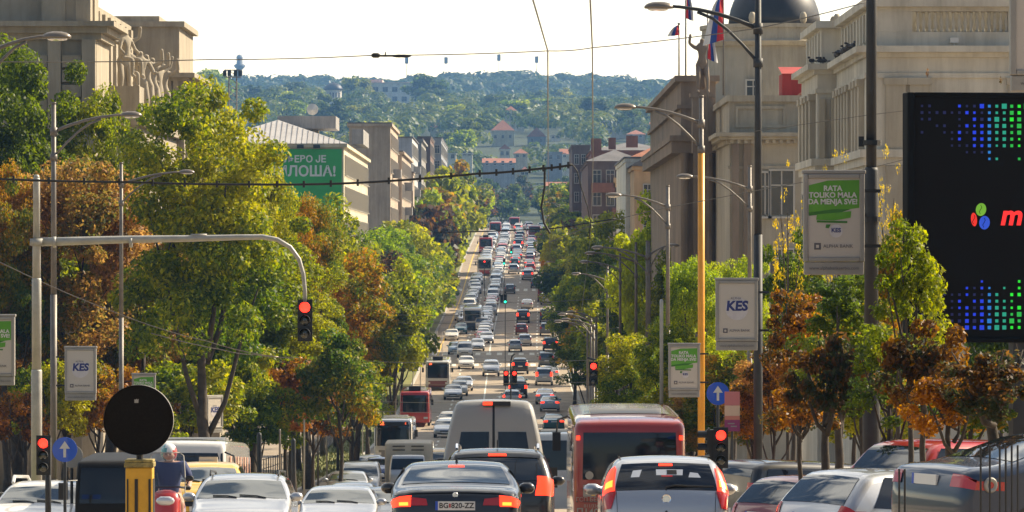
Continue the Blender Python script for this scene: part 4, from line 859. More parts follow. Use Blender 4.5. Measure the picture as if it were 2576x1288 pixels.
block('apartment_building', 'thin pale slab at the very end of the left street row', -15.6, -14.3, 1045, 1075, Z(448,1045), 'tan', cornice=.1)
for i, (x, y, z, lab) in enumerate([(-15.3, 610, 10, 0), (-14.8, 655, 9, 0), (-14.8, 655, 5.6, 0), (-15, 724, 12.5, 0), (-15, 724, 9, 0), (-14.1, 960, 14, 0), (-14.1, 960, 10, 0), (-14.1, 960, 6, 0)]):
    q = MB(); q.box(0, 1.1, 0, 3.4, 0, .2); q.box(1.0, 1.1, 0, 3.4, .2, 1.1); q.box(0, 1.0, 0, .1, .2, 1.1)
    par = [o for o in bpy.data.objects if o.get('category') == 'building' and o.location.y <= y+.1 and o.location.x < -10 and o.name.startswith('apartment')]
    par = max(par, key=lambda o: o.location.y); link('balcony', q.mesh('balcony', W_['conc']), par, (x-par.location.x, y-par.location.y, z-par.location.z))
# --- right street row
r1, cx, zb = block('apartment_building', 'apricot gabled house beside the brown portico', 10.9, 17, 425, 470, Z(428,425), 'orange', 'gable_y', 'grey', rh=2.0, face_f=(3, 1.6, 3.2, .7, 1.4, 1.2), cornice=.2)
block('apartment_building', 'narrow white house left of the apricot gabled one', 10.5, 11.9, 440, 480, Z(408,440), 'white', cornice=.1, face_f=(4, 1.0, 3.2, .5, 1.2, .7))
block('apartment_building', 'tan house wall between the apricot house and the portico', 11.6, 15, 350, 400, Z(362,350), 'brown', cornice=.3, face_f=(4, 1.5, 3.4, .7, 1.6, .8))
r2, cx, zb = block('apartment_building', 'brown balcony block with a jumble of brick chimneys, right side of the street', 10.2, 17.5, 640, 700, Z(412,640), 'darkb', 'hip', 'grey', rh=1.6, face_f=(6, 1.8, 3.0, 1.0, 1.6, 1.2), cornice=.2)
for i, (x, z, w_, m_) in enumerate([(10.6, 8.5, 3.2, 'brick'), (13.4, 5.2, 3, 'brick'), (11, 2.0, 3.2, 'tan'), (10.6, -1.5, 3, 'brick'), (13.6, 9.2, 2.6, 'orange')]):
    q = MB(); q.box(0, w_, -1.3, 0, 0, .2); q.box(0, w_, -1.3, -1.2, .2, 1.3); part('balcony', q, W_[m_], r2, loc=(x-cx, 0, z-zb))
for i, (px, py, d, ww, hh) in enumerate([(1500,352,650,1.4,2),(1540,350,655,1,1.6),(1590,345,655,1.6,1.6)]):
    q = MB(); q.box(-ww/2, ww/2, 0, 1.2, 0, hh); part('chimney', q, W_['brick'], r2, loc=(X(px,d)-cx, d-640, Z(py,d)-hh-.3-zb+.5))
block('apartment_building', 'brick house behind the brown balcony block', 12, 24, 720, 760, Z(384,720), 'brick', 'hip', 'grey', rh=1.4, cornice=.2)
block('apartment_building', 'orange roofed house low beside the apricot one', 13, 20, 560, 590, Z(415,560), 'cream', 'hip', 'tile', rh=1.8, cornice=.2, face_f=(4, 1.7, 3.0, .8, 1.5, 1.2))
block('apartment_building', 'dark house at the street side before the brown balcony block', 9.6, 12.4, 760, 800, Z(372,760), 'darkb', 'flat', cornice=.1, face_f=(7, 1.1, 3.0, .6, 1.4, .7))
# --- houses on the hillside
def house(px, py_base, d, wpx, hpx, wall, roofm, rt_, label, rhp=12, dep=9):
    x = X(px, d); w2 = wpx*d/F/2; z = Z(py_base, d); k = d/F
    root, cx, zb = block('house', label, x-w2, x+w2, d, d+dep, z+hpx*k, wall, rt_, roofm, 'house', 'houses on the hillside', rhp*k, None, None, min(z, terrain(x, d))-3, .3)
    n = max(2, int(w2*2/3)); 
    for s_ in range(max(1, int(hpx*k/3))):
        for i in range(n): window(root, 'f', -w2+(i+.5)*2*w2/n, -.02, z-zb+.8+s_*3, 1.0, 1.4)
    return root
for a in [(1265,352,2080,56,22,'cream','tile','hip','cream house with a bright orange hipped roof, largest on the hill',26),(1250,300,2350,10,12,'white','grey','flat','tiny white tower house above the orange roofed one'),
 (1290,322,2250,58,16,'white','grey','flat','long pale flat house above the bright orange roof'),(1285,292,2330,28,12,'white','tile','hip','small white house topmost of the hill cluster'),(1350,362,2080,46,16,'bluegrey','tile','gable_y','grey gabled house right of the orange roofed one',24),
 (1398,352,2120,26,9,'white','grey','flat','low white box house right of the grey gable'),(1255,420,1800,80,8,'bluegrey','tile','gable_x','long low red roofed hall under the hill cluster',12),(1270,395,1880,26,18,'white','tile','gable_y','white house with a brick side, above the long red roof'),
 (1310,400,1840,34,12,'cream','tile','hip','small yellowish house with an orange roof left of the wires'),(1395,405,1820,38,20,'bluegrey','grey','flat','plain pale grey box house between the two wires'),(1440,400,1860,60,10,'white','tile','gable_x','long tan roofed house right of the wires',14),
 (1470,410,1780,40,14,'white','grey','gable_y','white gable house right of the wires, lowest',18),(1545,340,2150,70,34,'white','grey','flat','large white villa half hidden in trees on the right hill'),(1515,342,2120,22,24,'white','grey','gable_y','small white gable beside the large villa'),
 (1100,330,2200,36,8,'cream','tile','hip','red roofed house behind the ends of the left row',12),(1160,320,2240,30,8,'white','tile','hip','small pinkish house left of the hill cluster',10),(1130,404,1700,34,16,'white','grey','flat','white box house just right of the left street row'),
 (1320,445,1640,20,12,'cream','tile','hip','tiny orange house above the insulator cable'),(1420,478,1500,90,4,'brick','tile','gable_x','long red roof low between the street trees',14),(1175,396,1780,26,8,'white','grey','flat','tiny white shed on the left of the hillside'),
 (1600,350,2050,46,10,'tan','tile','hip','tan roofed house right of the white villa',12),(1640,330,2150,30,14,'brick','tile','hip','brick house at the right end of the hillside',10)]:
    house(*a[:9], *(a[9:]))
# big pale complex, church, tower, masts
mz, cx, zb = block('museum', 'long pale flat roofed building below the ridge', X(905,3000), X(1074,3000), 3000, 3060, Z(209,3000), 'museum', 'flat', 'tile', 'building', cornice=.8, zb=terrain(-80,3000)-4, face_f=(3, 6, 6, 3.2, 3, 4))
q = MB(); q.box(X(870,3000)-cx, X(960,3000)-cx, 20, 62, Z(209,3000)-zb+.5, Z(197,3000)-zb); part('upper_storey', q, W_['white'], mz)
ch = thing('church', 'small domed church standing before the long pale building', 'church', (X(838,2900), 2900, terrain(X(838,2900), 2900)-2)); cz = ch.location.z
q = MB(); q.box(-7, 7, 0, 12, 0, Z(250,2900)-cz); q.lathe([(5, Z(250,2900)-cz), (5, Z(228,2900)-cz), (5.6, Z(226,2900)-cz)], (0, 6, 0), 16); part('wall', q, W_['white'], ch)
q = MB(); q.lathe([(5.8*math.cos(t*math.pi/16), Z(226,2900)-cz+4.5*math.sin(t*math.pi/16)) for t in range(8)]+[(.2, Z(212,2900)-cz+2)], (0, 6, 0), 20); part('dome', q, ROOF['lead'], ch, True)
for i in range(5): window(ch, 'f', -3.6+i*1.8, .9, Z(246,2900)-cz, .7, 3.2)
tw = thing('radar_tower', 'slim pale blue tower with a ball on top, on the ridge', 'tower', (X(603,4400), 4400, terrain(X(603,4400), 4400))); tz = tw.location.z; H = Z(137,4400)-tz
q = MB(); q.lathe([(3.2,0),(2.6,H-14),(5.2,H-11.5),(5.2,H-9.5),(3,H-8.5),(3,H-5.5)], (0,0,0), 18); part('shaft', q, W_['bluegrey'], tw, True); q = MB(); q.ell((0, 0, H-3), (3.2, 3.2, 3.2), 16, 10); part('ball', q, W_['palegrey'], tw, True)
fm = thing('floodlight_mast', 'dark lattice mast with floodlights before the distant tower', 'mast', (X(585,620), 620, GZ(620))); H = Z(175,620)-GZ(620)
q = MB()
for sx in (-.5, .5): q.tube([(sx, 0, 0), (sx, 0, H)], .07, 5); q.tube([(sx, 1, 0), (sx, 1, H)], .07, 5)
for i in range(18): q.tube([(-.5, 0, H-i*.9), (.5, 0, H-(i+1)*.9)], .04, 4)
q.box(-1.1, 1.1, -.2, 1.2, H-1.0, H-.9); q.box(-1.1, 1.1, -.2, 1.2, H-.1, H)
part('lattice', q, M['pole'], fm); q = MB()
for x in (-1, -.4, .4, 1): q.box(x-.24, x+.24, -.5, -.2, H-.85, H-.15)
part('floodlight', q, M['poledark'], fm)
for px, py, d, lab in [(1023,152,4300,'leftmost of the thin stadium masts on the ridge'),(1122,152,4300,'second thin stadium mast on the ridge'),(1255,145,4300,'third thin stadium mast on the ridge, nearly in the middle'),(1350,150,4300,'stadium mast on the ridge just left of the wire'),(765,195,2000,'thin dark mast standing in the trees left of the church'),(722,245,900,'grey mast above the yellow-green tree on the left')]:
    x = X(px, d); z0 = terrain(x, d); H = Z(py, d)-z0; f_ = thing('mast', lab, 'mast', (x, d, z0), 0, 'thin masts in the distance'); r0 = d/F*(1.3 if d > 4000 else .8)
    q = MB(); q.tube([(0, 0, 0), (0, 0, H)], [r0, r0*.6], 6); part('shaft', q, M['pole'], f_)
    if d > 4000: q = MB(); q.box(-1.6, 1.6, -.5, .5, H-3, H+3); part('lamp_panel', q, M['lamp'], f_)
# left side wall closing behind the trees, right garden wall
wl = MB(); wl.box(-.25, .25, 0, 240, -6, 1.2); 
# ------------------------------------------------------------ street lamps, masts, signals, signs, wires
def lamp(px, d, hx, hy, label, m='pole', lower=None, top=None, split=None, group='curved arm street lamps', pw=.085, head=True):
    """pole at px, lamp head at picture point hx, hy"""
    x = X(px, d); z0 = GZ(d)+.13; root = thing('street_lamp', label, 'street lamp', (x, d, z0), 0, group)
    dx = X(hx, d)-x; zh = Z(hy, d)-z0; sg = 1 if dx > 0 else -1; H = zh-.35 if top is None else Z(top, d)-z0; za = zh-.5
    b = MB(); hs = H*.55
    b.tube([(0, 0, 0), (0, 0, 1.4)], pw*1.5, 12); b.tube([(0, 0, 1.4), (0, 0, hs)], pw*1.15, 12); b.tube([(0, 0, hs), (0, 0, H)], [pw, pw*.8], 12); b.tube([(0,0,H),(0,0,H+.06)], pw*.9, 10)
    b.tube([(0, 0, za-.12), (0, 0, za+.12)], pw*1.3, 10); b.tube([(0, 0, za-.85), (0, 0, za-.65)], pw*1.3, 10)
    if lower:   # painted lower section
        k = Z(split, d)-z0; b2 = MB(); b2.tube([(0, 0, .02), (0, 0, 1.4)], pw*1.56, 12); b2.tube([(0, 0, 1.4), (0, 0, k)], [pw*1.22, pw*1.2], 12); part('pole_sleeve', b2, M[lower], root, True)
    part('pole', b, M[m], root, True)
    if not head: return root
    b = MB(); L = abs(dx)
    b.tube([(sg*L*t, 0, za+.5*(1-(1-t)**2)) for t in (0, .2, .4, .6, .8, .93)], [.05, .047, .044, .04, .036, .034], 8)
    b.tube([(sg*L*.62*t, 0, za-.75+(.75+.5*(1-(1-.62)**2)-.06)*(1-(1-t)**1.5)) for t in (0, .25, .5, .75, 1)], .035, 8); part('arm', b, M[m], root, True)
    b = MB(); hw_ = .33; rows = []
    n0 = len(b.v); b.ell((sg*(L+.02), 0, za+.47), (hw_, .17, .13), 16, 9)
    for i in range(n0, len(b.v)):
        v = b.v[i]; 
        if v[2] < za+.47-.03: b.v[i] = (v[0], v[1], za+.47-.03)
    part('lamp_head', b, M['lamp'], root, True)
    b = MB(); b.ell((sg*(L+.04), 0, za+.43), (hw_*.7, .12, .05), 12, 6); part('lens', b, M['chrome'], root, True)
    return root
Lr = 'curved arm street lamps'
lamp(1907, 105, 1660, 15, 'tall dark street lamp with its head against the sky at the top right', 'poledark', top=-40)
lamp(1764, 140, 1575, 268, 'street lamp whose lower pole is painted orange yellow', 'pole', 'orange', 245, 385)
lamp(1680, 190, 1545, 490, 'street lamp right of the lime tree with its head at the apricot house', 'pole', top=470)
lamp(1886, 182, 1724, 443, 'street lamp standing nearer the domed building, head left of the orange post', 'pole', top=420)
lamp(1628, 236, 1505, 622, 'front lamp of the fan of lamps over the right trees', 'pole', top=608)
lamp(1600, 258, 1487, 636, 'second lamp of the fan of lamps over the right trees', 'pole', top=612)
lamp(1560, 285, 1472, 658, 'third lamp of the fan of lamps over the right trees', 'pole', top=640)
lamp(1528, 310, 1450, 688, 'fourth and lowest lamp of the fan of lamps over the right trees', 'pole', top=672)
lamp(1633, 238, 1692, 617, 'lamp of the fan whose head points right', 'pole', top=610)
for i, (px, d, hx, hy) in enumerate([(1500, 300, 1436, 785), (1493, 306, 1424, 803), (1486, 312, 1416, 790), (1478, 318, 1406, 808)]):
    lamp(px, d, hx, hy, f'{ORD[i]} of four lamp heads hanging low over the right kerb', 'pole')
lamp(135, 140, 328, 288, 'tall street lamp behind the pale signal mast on the left', 'pole', top=262)
lamp(-55, 105, 140, 90, 'street lamp reaching in from the left edge, head before the stone palace', 'pole', top=60)
lamp(305, 190, 468, 432, 'street lamp with its pole in the orange trees on the left', 'pole', top=412)
lamp(482, 232, 607, 570, 'street lamp whose head just shows above the long mast arm', 'pole', top=556)
for i, d in enumerate(range(560, 1150, 62)):
    x = 6.9+shift(d); px = 1288+x*F/d; lamp(px, d, px-2.3*F/d, 644-(GZ(d)+9.8)*F/d, f'{ORD[i]} small distant lamp of the row along the right kerb', 'lamp', group='distant street lamps')
    x = -11+shift(d); px = 1288+x*F/d; lamp(px, d, px+2.3*F/d, 644-(GZ(d)+9.8)*F/d, f'{ORD[i]} small distant lamp of the row along the left kerb', 'lamp', group='distant street lamps')
def post(px, d, top, w_, m, label, bot=None, steps=3, name='steel_mast', cat='mast'):
    x = X(px, d); z0 = GZ(d)+.13; H = Z(top, d)-z0; root = thing(name, label, cat, (x, d, z0)); b = MB(); r0 = w_/2
    for i in range(steps):
        a, c = H*i/steps, H*(i+1)/steps; r = r0*(1.25-.25*i); b.tube([(0, 0, a), (0, 0, c-.05), (0, 0, c)], [r, r, r*.86], 14)
    b.ell((0, 0, H), (r0*.8, r0*.8, r0*.6), 12, 6); part('pole', b, M[m], root, True); return root
p2 = post(2192, 75, -60, .22, 'poledark', 'thickest dark mast, right of the large green poster box', name='steel_mast')
for z in (3.0, 5.2, 6.4): 
    b = MB(); b.tube([(0, 0, z-.04), (0, 0, z+.04)], .16, 12); b.box(-.2, -.12, -.05, .05, z-.06, z+.1); part('clamp', b, M['black'], p2)
post(1664, 150, 755, .12, 'polelight', 'pale slim post among the trees left of the orange lamp post', steps=2, name='post', cat='post')
# signal heads ---------------------------------------------------------------
M['redon'] = mat('red_signal_on', (.8,.02,.01), .4, emit=(1,.02,.01), es=3.0); M['greenon'] = mat('green_signal_on', (.02,.7,.35), .4, emit=(.02,.9,.45), es=2.2); M['lensoff'] = mat('dark_signal_lens', (.03,.035,.03), .15, coat=1)
def signal(parent, loc, s=1., on='red', side=0, board=True):
    """three light head; side: add a second head turned left"""
    w_ = .3*s; h = .3*s; root = MB(); root.box(-w_/2, w_/2, -.02, .22*s, -h*1.5, h*1.5)
    if board: root.box(-w_/2-.02, w_/2+.02, .0, .03, -h*1.5-.03, h*1.5+.03)
    for i in range(3):       # visors
        z = h*(1-i); n = 10; r = h*.42
        for k in range(n):
            a0, a1 = math.pi*(-.1+1.2*k/n), math.pi*(-.1+1.2*(k+1)/n)
            p0, p1 = (r*math.cos(a0), z+r*math.sin(a0)), (r*math.cos(a1), z+r*math.sin(a1))
            root.quad((p0[0], -.02, p0[1]), (p1[0], -.02, p1[1]), (p1[0], -.24*s, p1[1]), (p0[0], -.24*s, p0[1]))
    o = part('signal_head', root, M['black'], parent, loc=loc)
    for i in range(3):
        z = h*(1-i); m_ = M['redon'] if (on == 'red' and i == 0) else M['greenon'] if (on == 'green' and i == 2) else M['lensoff']
        b = MB(); b.lathe([(h*.4, -.02), (h*.36, -.045), (h*.2, -.06), (.005, -.065)], (0, 0, z), 20, 'y'); part('lens', b, m_, o, True)
    return o
sm = thing('signal_mast', 'pale grey stepped mast whose long arm curves down to a hanging red signal', 'traffic light', (X(92,109), 109, GZ(109)+.13)); mz0 = GZ(109)+.13; cx = X(92,109)
def sp(px, py): return (X(px,109)-cx, 0, Z(py,109)-mz0)
b = MB()
for (ya, yb, r) in ((1300,930,.125),(930,700,.108),(700,600,.095),(600,448,.08)): b.tube([(0, 0, max(0, Z(ya,109)-mz0)), (0, 0, Z(yb,109)-mz0-.03), (0, 0, Z(yb,109)-mz0)], [r, r, r*.9], 16)
b.ell((0, 0, Z(446,109)-mz0), (.07, .07, .07), 10, 6); part('pole', b, M['polelight'], sm, True)
b = MB(); pts = [sp(92,609), sp(200,606), sp(330,602), sp(480,600), sp(600,597), sp(660,596), sp(698,603), sp(730,622), sp(752,652), sp(763,690), sp(767,730), sp(767,762)]
b.tube(pts, [.1,.095,.085,.075,.065,.06,.055,.052,.05,.048,.046,.045], 12); b.box(-.14, .14, -.14, .14, Z(618,109)-mz0, Z(600,109)-mz0)
for px in (133, 325): b.tube([sp(px,609), sp(px+8,609)], .125, 12)
b.box(sp(480,0)[0], sp(520,0)[0], -.05, .05, sp(0,596)[2], sp(0,588)[2]); part('arm', b, M['polelight'], sm, True)
signal(sm, sp(767, 806), 1.0, 'red')
def sigpost(px, py, d, s, on, label, top=None, side=False, off=0, group='traffic signals', arm=None):
    z0 = GZ(d)+.13; x = X(px, d)+off; root = thing('traffic_light', label, 'traffic light', (x, d+.3, z0), 0, group); zc = Z(py, d)-z0
    b = MB(); b.tube([(0, 0, 0), (0, 0, zc+.3 if not arm else Z(arm[1], d)-z0)], .055, 10)
    if arm: b.tube([(0, 0, Z(arm[1], d)-z0-.1), (X(arm[2], d)-x, -.1, Z(arm[3], d)-z0)], [.06, .045], 8)
    part('post', b, M['poledark'], root, True); signal(root, (X(px, d)-x, -.35, zc), s, on)
    if side:
        o = signal(root, (X(px, d)-x-.3*s, -.15, zc-.02), s, 'none'); o.rotation_euler = (0, 0, -math.pi/2)
    return root
sigpost(1813, 1126, 86, .75, 'red', 'large red signal beside the white hatchback, a second head turned left', side=True)
sigpost(110, 1145, 85, .72, 'red', 'red signal at the far left in front of the blue arrow sign', side=False, off=.05)
sigpost(1493, 940, 190, 1.0, 'red', 'red signal hanging from a grey arm in front of the dark right trees', arm=(0, 930, 1478, 900), off=1.5)
r_ = thing('traffic_light', 'pair of red signals on a thin hooked post in mid street', 'traffic light', (X(1285,300), 300, GZ(300)), 0, 'traffic signals'); b = MB(); zt = Z(890,300)-GZ(300)
b.tube([(0, 0, 0), (0, 0, zt-.5), (.08, 0, zt-.15), (.25, 0, zt)], .05, 8); part('post', b, M['poledark'], r_, True)
for px in (1273, 1294): signal(r_, (X(px,300)-X(1285,300), -.2, Z(951,300)-GZ(300)), 1.0, 'red')
r_ = thing('traffic_light', 'small green signal hanging over the middle of the far street', 'traffic light', (X(1271,480), 480, GZ(480)), 0, 'traffic signals'); b = MB(); b.tube([(0, 0, 0), (0, 0, Z(742,480)-GZ(480))], .04, 6); part('post', b, M['poledark'], r_)
signal(r_, (0, -.2, Z(752,480)-GZ(480)), 1.0, 'green'); signal(r_, (-.36, -.2, Z(752,480)-GZ(480)), .9, 'none')
for i, (px, py, d, on, lab) in enumerate([(1378,606,900,'green','green signal by the right kerb far down the street'),(1375,658,760,'green','green signal left of the distant red bus'),(1286,630,820,'green','green signal between the two queues'),(1268,658,740,'green','green signal beside the oncoming queue'),(1219,663,740,'red','red signal left of the oncoming queue'),
   (1305,608,1000,'green','green signal nearest the end of the street, middle'),(1249,583,1100,'red','leftmost red signal at the end of the street'),(1276,567,1200,'green','green signal at the crest of the street'),(1305,552,1220,'green','highest green signal at the crest'),(1331,564,1150,'green','green signal right of the crest'),(1247,575,1180,'red','red signal at the left of the crest')]):
    sigpost(px, py, d, 1.0, on, lab, group='distant traffic signals')
# signs ----------------------------------------------------------------------
M['panel'] = mat('poster_paper', (.52,.47,.41), .6); M['frame'] = mat('sign_frame', (.3,.285,.26), .5, .2, var=.1); M['gposter'] = mat('poster_green', (.06,.26,.01), .5, c2=(.12,.36,.02), scale=2); M['ink'] = mat('poster_navy', (.02,.03,.16), .5); M['dgreen'] = mat('ribbon_shadow', (.03,.16,.01), .5)
M['blueink'] = mat('poster_grey_ink', (.12,.11,.12), .6); M['ball'] = mat('poster_ball', (.5,.46,.48), .5, c2=(.62,.6,.6), scale=3)
def posterbox(px, py, d, kind, label, side=1, rz=0, w_=.92, h=1.32):
    x = X(px, d); z = Z(py, d); root = thing('poster_box', label, 'advertising box', (x, d-.1, z), rz, 'advertising boxes on the lamp posts')
    b = MB(); b.box(-w_/2, w_/2, 0, .16, -h/2, h/2); b.box(-w_/2-.02, w_/2+.02, -.015, .18, h/2+.001, h/2+.06); b.box(-w_/2+.01, w_/2-.01, -.005, .15, -h/2-.2, -h/2-.002)
    for q in ((-w_/2, -w_/2+.07, -h/2, h/2), (w_/2-.07, w_/2, -h/2, h/2), (-w_/2+.071, w_/2-.071, h/2-.07, h/2), (-w_/2+.071, w_/2-.071, -h/2, -h/2+.07)): b.box(q[0], q[1], -.03, -.001, q[2], q[3])
    bevel(part('frame', b, M['frame'], root), .015); pw, ph = w_/2-.07, h/2-.07
    b = MB(); b.quad((-pw, -.004, -ph), (pw, -.004, -ph), (pw, -.004, ph), (-pw, -.004, ph)); pa = part('poster', b, M['panel'], root)
    for za_, zb_ in ((.38, .43), (-.45, -.4)):
        b = MB(); b.box(side*w_/2 if side > 0 else -w_/2-.25, side*w_/2+.25 if side > 0 else -w_/2, .05, .09, za_, zb_); part('bracket', b, M['black'], root)
    yo = -.008
    def disc(r, cx_, cz_, m_, y=yo, nm='printed_ball'):
        q = MB(); q.poly([(cx_+r*math.cos(2*math.pi*k/28), y, cz_+r*math.sin(2*math.pi*k/28)) for k in range(28)]); return part(nm, q, m_, pa)
    if kind == 'kes':
        disc(.25, 0, .05, M['ball']); text('KES', .29, pa, (0, -.014, .1), M['ink'], ext=.001, bold=.012, name='lettering', shear=.1)
        text('ALPHA', .075, pa, (-.02, -.014, .27), M['blueink'], ext=.001)
    else:
        q = MB(); q.poly([(-pw+.01, yo, .05), (-pw+.01, yo, ph-.1), (-.1, yo, ph-.03), (pw-.01, yo, ph-.02), (pw-.01, yo, .15), (0, yo, .1)]); part('green_ribbon', q, M['gposter'], pa)
        q = MB(); q.poly([(-pw+.01, yo-.001, .03), (-pw+.01, yo-.001, .08), (0, yo-.001, .13), (pw-.14, yo-.001, .13), (.1, yo-.001, .08)]); q.poly([(-.26, yo-.002, -.07), (-.26, yo-.002, -.04), (.2, yo-.002, -.05), (.2, yo-.002, -.08)]); q.poly([(-.13, yo-.002, -.15), (-.12, yo-.002, -.1), (-.05, yo-.002, -.1), (-.08, yo-.002, -.16)]); part('ribbon_fold', q, M['dgreen'], pa)
        q = MB(); q.poly([(-.27, yo-.003, -.03), (-.26, yo-.003, .05), (pw-.13, yo-.003, .1), (pw-.14, yo-.003, .0), (.0, yo-.003, -.04)]); part('green_ribbon', q, M['gposter'], pa)
        for t, zz, sz in (('RATA', .44, .11), ('TOLIKO MALA', .34, .11), ('DA MENJA SVE!', .24, .11)): text(t, sz, pa, (-.02, -.014, zz), M['white'], ext=.001, bold=.004)
        disc(.1, .03, -.2, M['ball'], yo-.004); text('KES', .09, pa, (.03, -.016, -.19), M['ink'], ext=.001, bold=.003)
    q = MB(); q.box(-.3, -.2, -.012, -.006, -.48, -.38); part('bank_emblem', q, M['blueink'], pa); q = MB(); q.box(-.272, -.228, -.016, -.013, -.452, -.408); part('bank_emblem', q, M['panel'], pa)
    text('ALPHA BANK', .075, pa, (.06, -.014, -.43), M['blueink'], ext=.001)
    text('www.alphabankserbia.com', .07, root, (0, -.02, -h/2-.1), M['blueink'], ext=.001)
    return root
posterbox(2097, 548, 72, 'green', 'largest advertising box with a green poster, hung left of the thickest dark mast', 1)
posterbox(1853, 782, 104, 'kes', 'white poster box lettered KES on the first dark lamp post, right side', 1)
posterbox(1721, 925, 139, 'green', 'green poster box hung left of the orange yellow post', 1)
posterbox(203, 933, 139, 'kes', 'white poster box lettered KES on the left, behind the pale mast', -1)
posterbox(-14, 872, 106, 'green', 'green poster box cut by the left edge of the photo', -1)
posterbox(362, 985, 185, 'green', 'green poster box peeking over the round black sign', -1)
posterbox(541, 1037, 200, 'kes', 'poster box seen from its blank side between the left trees', -1, rz=R(48))
posterbox(2640, 60, 60, 'kes', 'poster box cut by the upper right corner of the photo', 1, w_=1.0, h=1.3)
def disc_sign(px, py, d, r, label, kind, postm='poledark', rz=0):
    z0 = GZ(d)+.13; root = thing('traffic_sign', label, 'traffic sign', (X(px,d), d, z0), rz); zc = Z(py,d)-z0
    b = MB(); b.tube([(0, .04, 0), (0, .04, zc+r*.6)], .03, 8); part('post', b, M[postm], root)
    b = MB(); b.lathe([(r, -.012), (r, .012)], (0, 0, zc), 40, 'y'); part('plate', b, M[kind], root)
    return root, zc
M['signblue'] = mat('sign_blue', (.01,.09,.55), .35, coat=.5)
def arrow(root, zc, r):
    b = MB(); s_ = r; b.poly([(-.09*s_*1.2, -.018, zc-.62*s_), (.09*s_*1.2, -.018, zc-.62*s_), (.09*s_*1.2, -.018, zc+.1*s_), (-.09*s_*1.2, -.018, zc+.1*s_)]); b.poly([(-.42*s_, -.018, zc+.08*s_), (.42*s_, -.018, zc+.08*s_), (0, -.018, zc+.68*s_)]); part('arrow', b, M['white'], root)
rt, zc = disc_sign(1806, 990, 98, .235, 'round blue sign with a white arrow, right of the orange post', 'signblue'); arrow(rt, zc, .235)
rt, zc = disc_sign(163, 1131, 88, .23, 'round blue sign with a white up arrow, far left', 'signblue'); arrow(rt, zc, .23)
rt, zc = disc_sign(180, 1148, 92, .22, 'grey back of a round sign just behind the left blue arrow sign', 'frame')
# round black sign on the yellow pillar (seen from behind)
kb = thing('keep_pillar', 'yellow and black pillar carrying a large round sign seen from its black back', 'traffic sign', (X(352,42), 42, GZ(42)+.13)); z0 = GZ(42)+.13
M['ypost'] = mat('yellow_plastic', (.62,.33,.02), .45, var=.12, scale=6)
zt = Z(1175,42)-z0; w2 = .118
b = MB(); b.box(-w2, w2, -w2, w2, 0, zt); bevel(part('pillar', b, M['ypost'], kb), .012)
b = MB(); b.box(-.036, -.008, -w2-.012, -w2-.002, 0, zt-.1); b.box(.085, .105, -w2-.012, -w2-.002, 0, zt-.1); b.box(-.105, -.092, -w2-.012, -w2-.002, 0, zt-.1); b.box(w2+.001, w2+.006, -.1, .1, 0, zt-.1); part('slot', b, M['black'], kb)
b = MB(); b.box(-.13, .13, -.13, .13, zt+.001, zt+.045); b.box(-.125, .125, -.125, .125, zt+.046, zt+.07); bevel(part('cap', b, mat('mossy_yellow', (.42,.32,.1), .8, c2=(.1,.09,.04), scale=18), kb), .008)
for i in range(7): b = MB(); 
b = MB(); b.tube([(-.002, 0, zt+.05), (-.002, 0, zt+.25)], .03, 10); part('bracket', b, M['black'], kb)
zc = Z(1056,42)-z0; b = MB(); b.lathe([(.3, -.012), (.306, -.006), (.306, .03), (.29, .036)], (-.01, -.03, zc), 64, 'y')
part('sign_plate', b, mat('sign_back', (.014,.012,.01), .9, spec=.05, var=.3, scale=60), kb)
b = MB(); b.lathe([(.309, -.02), (.309, .036), (.3055, .036), (.3055, -.02)], (-.01, -.03, zc), 64, 'y', False); part('sign_rim', b, M['frame'], kb, True)
b = MB(); b.poly([(-.045, -.046, zc+.15), (-.01, -.046, zc+.15), (-.008, -.046, zc+.185), (-.02, -.046, zc+.178), (-.026, -.046, zc+.186), (-.036, -.046, zc+.178), (-.045, -.046, zc+.182)]); part('sticker', b, M['frame'], kb)
# banner right
pb = thing('banner_sign', 'narrow pink and purple banner on a thin post beside the blue arrow sign', 'banner', (X(1842,92), 92, GZ(92)+.13)); z0 = GZ(92)+.13; hw2 = 19*92/F
b = MB(); b.tube([(0, .03, 0), (0, .03, Z(985,92)-z0)], .022, 8); part('post', b, M['poledark'], pb)
for za_, zb_, c in ((985,1020,(.6,.2,.2)),(1020,1046,(.7,.5,.36)),(1046,1056,(.6,.22,.16)),(1056,1085,(.3,.05,.16))):
    b = MB(); b.box(-hw2, hw2, -.015, .015, Z(zb_,92)-z0, Z(za_,92)-z0-.002); part('banner_field', b, mat('banner_print', c, .5), pb)
b = MB(); b.box(-hw2*.6, hw2*.3, -.02, -.016, Z(1067,92)-z0, Z(1064,92)-z0); b.box(-hw2*.2, hw2*.6, -.02, -.016, Z(1074,92)-z0, Z(1071,92)-z0); part('print_bar', b, M['frame'], pb)
# light screen
M['screen'] = mat('screen_face', (.008,.007,.006), .7, spec=.1); d = 70; x0, x1, zt_, zb_ = X(2282,d), X(2282,d)+4.4, Z(232,d), Z(862,d)
SB = mat('screen_casing', (.006,.006,.006), .7, spec=.1)
ls = thing('led_screen', 'big black light screen with blue and green dots and a red m', 'screen', (x0, d, GZ(d)+.13), R(7)); z0 = GZ(d)+.13; W2 = x1-x0
b = MB(); b.box(0, W2, 0, .35, zb_-z0, zt_-z0); 
for q in ((0, .1, zb_-z0, zt_-z0), (.101, W2, zt_-z0-.07, zt_-z0), (.101, W2, zb_-z0, zb_-z0+.07)): b.box(q[0], q[1], -.06, -.001, q[2], q[3])
bevel(part('casing', b, SB, ls), .02); b = MB(); b.quad((.1, -.006, zb_-z0+.07), (W2, -.006, zb_-z0+.07), (W2, -.006, zt_-z0-.07), (.1, -.006, zt_-z0-.07)); pa = part('screen_face', b, M['screen'], ls)
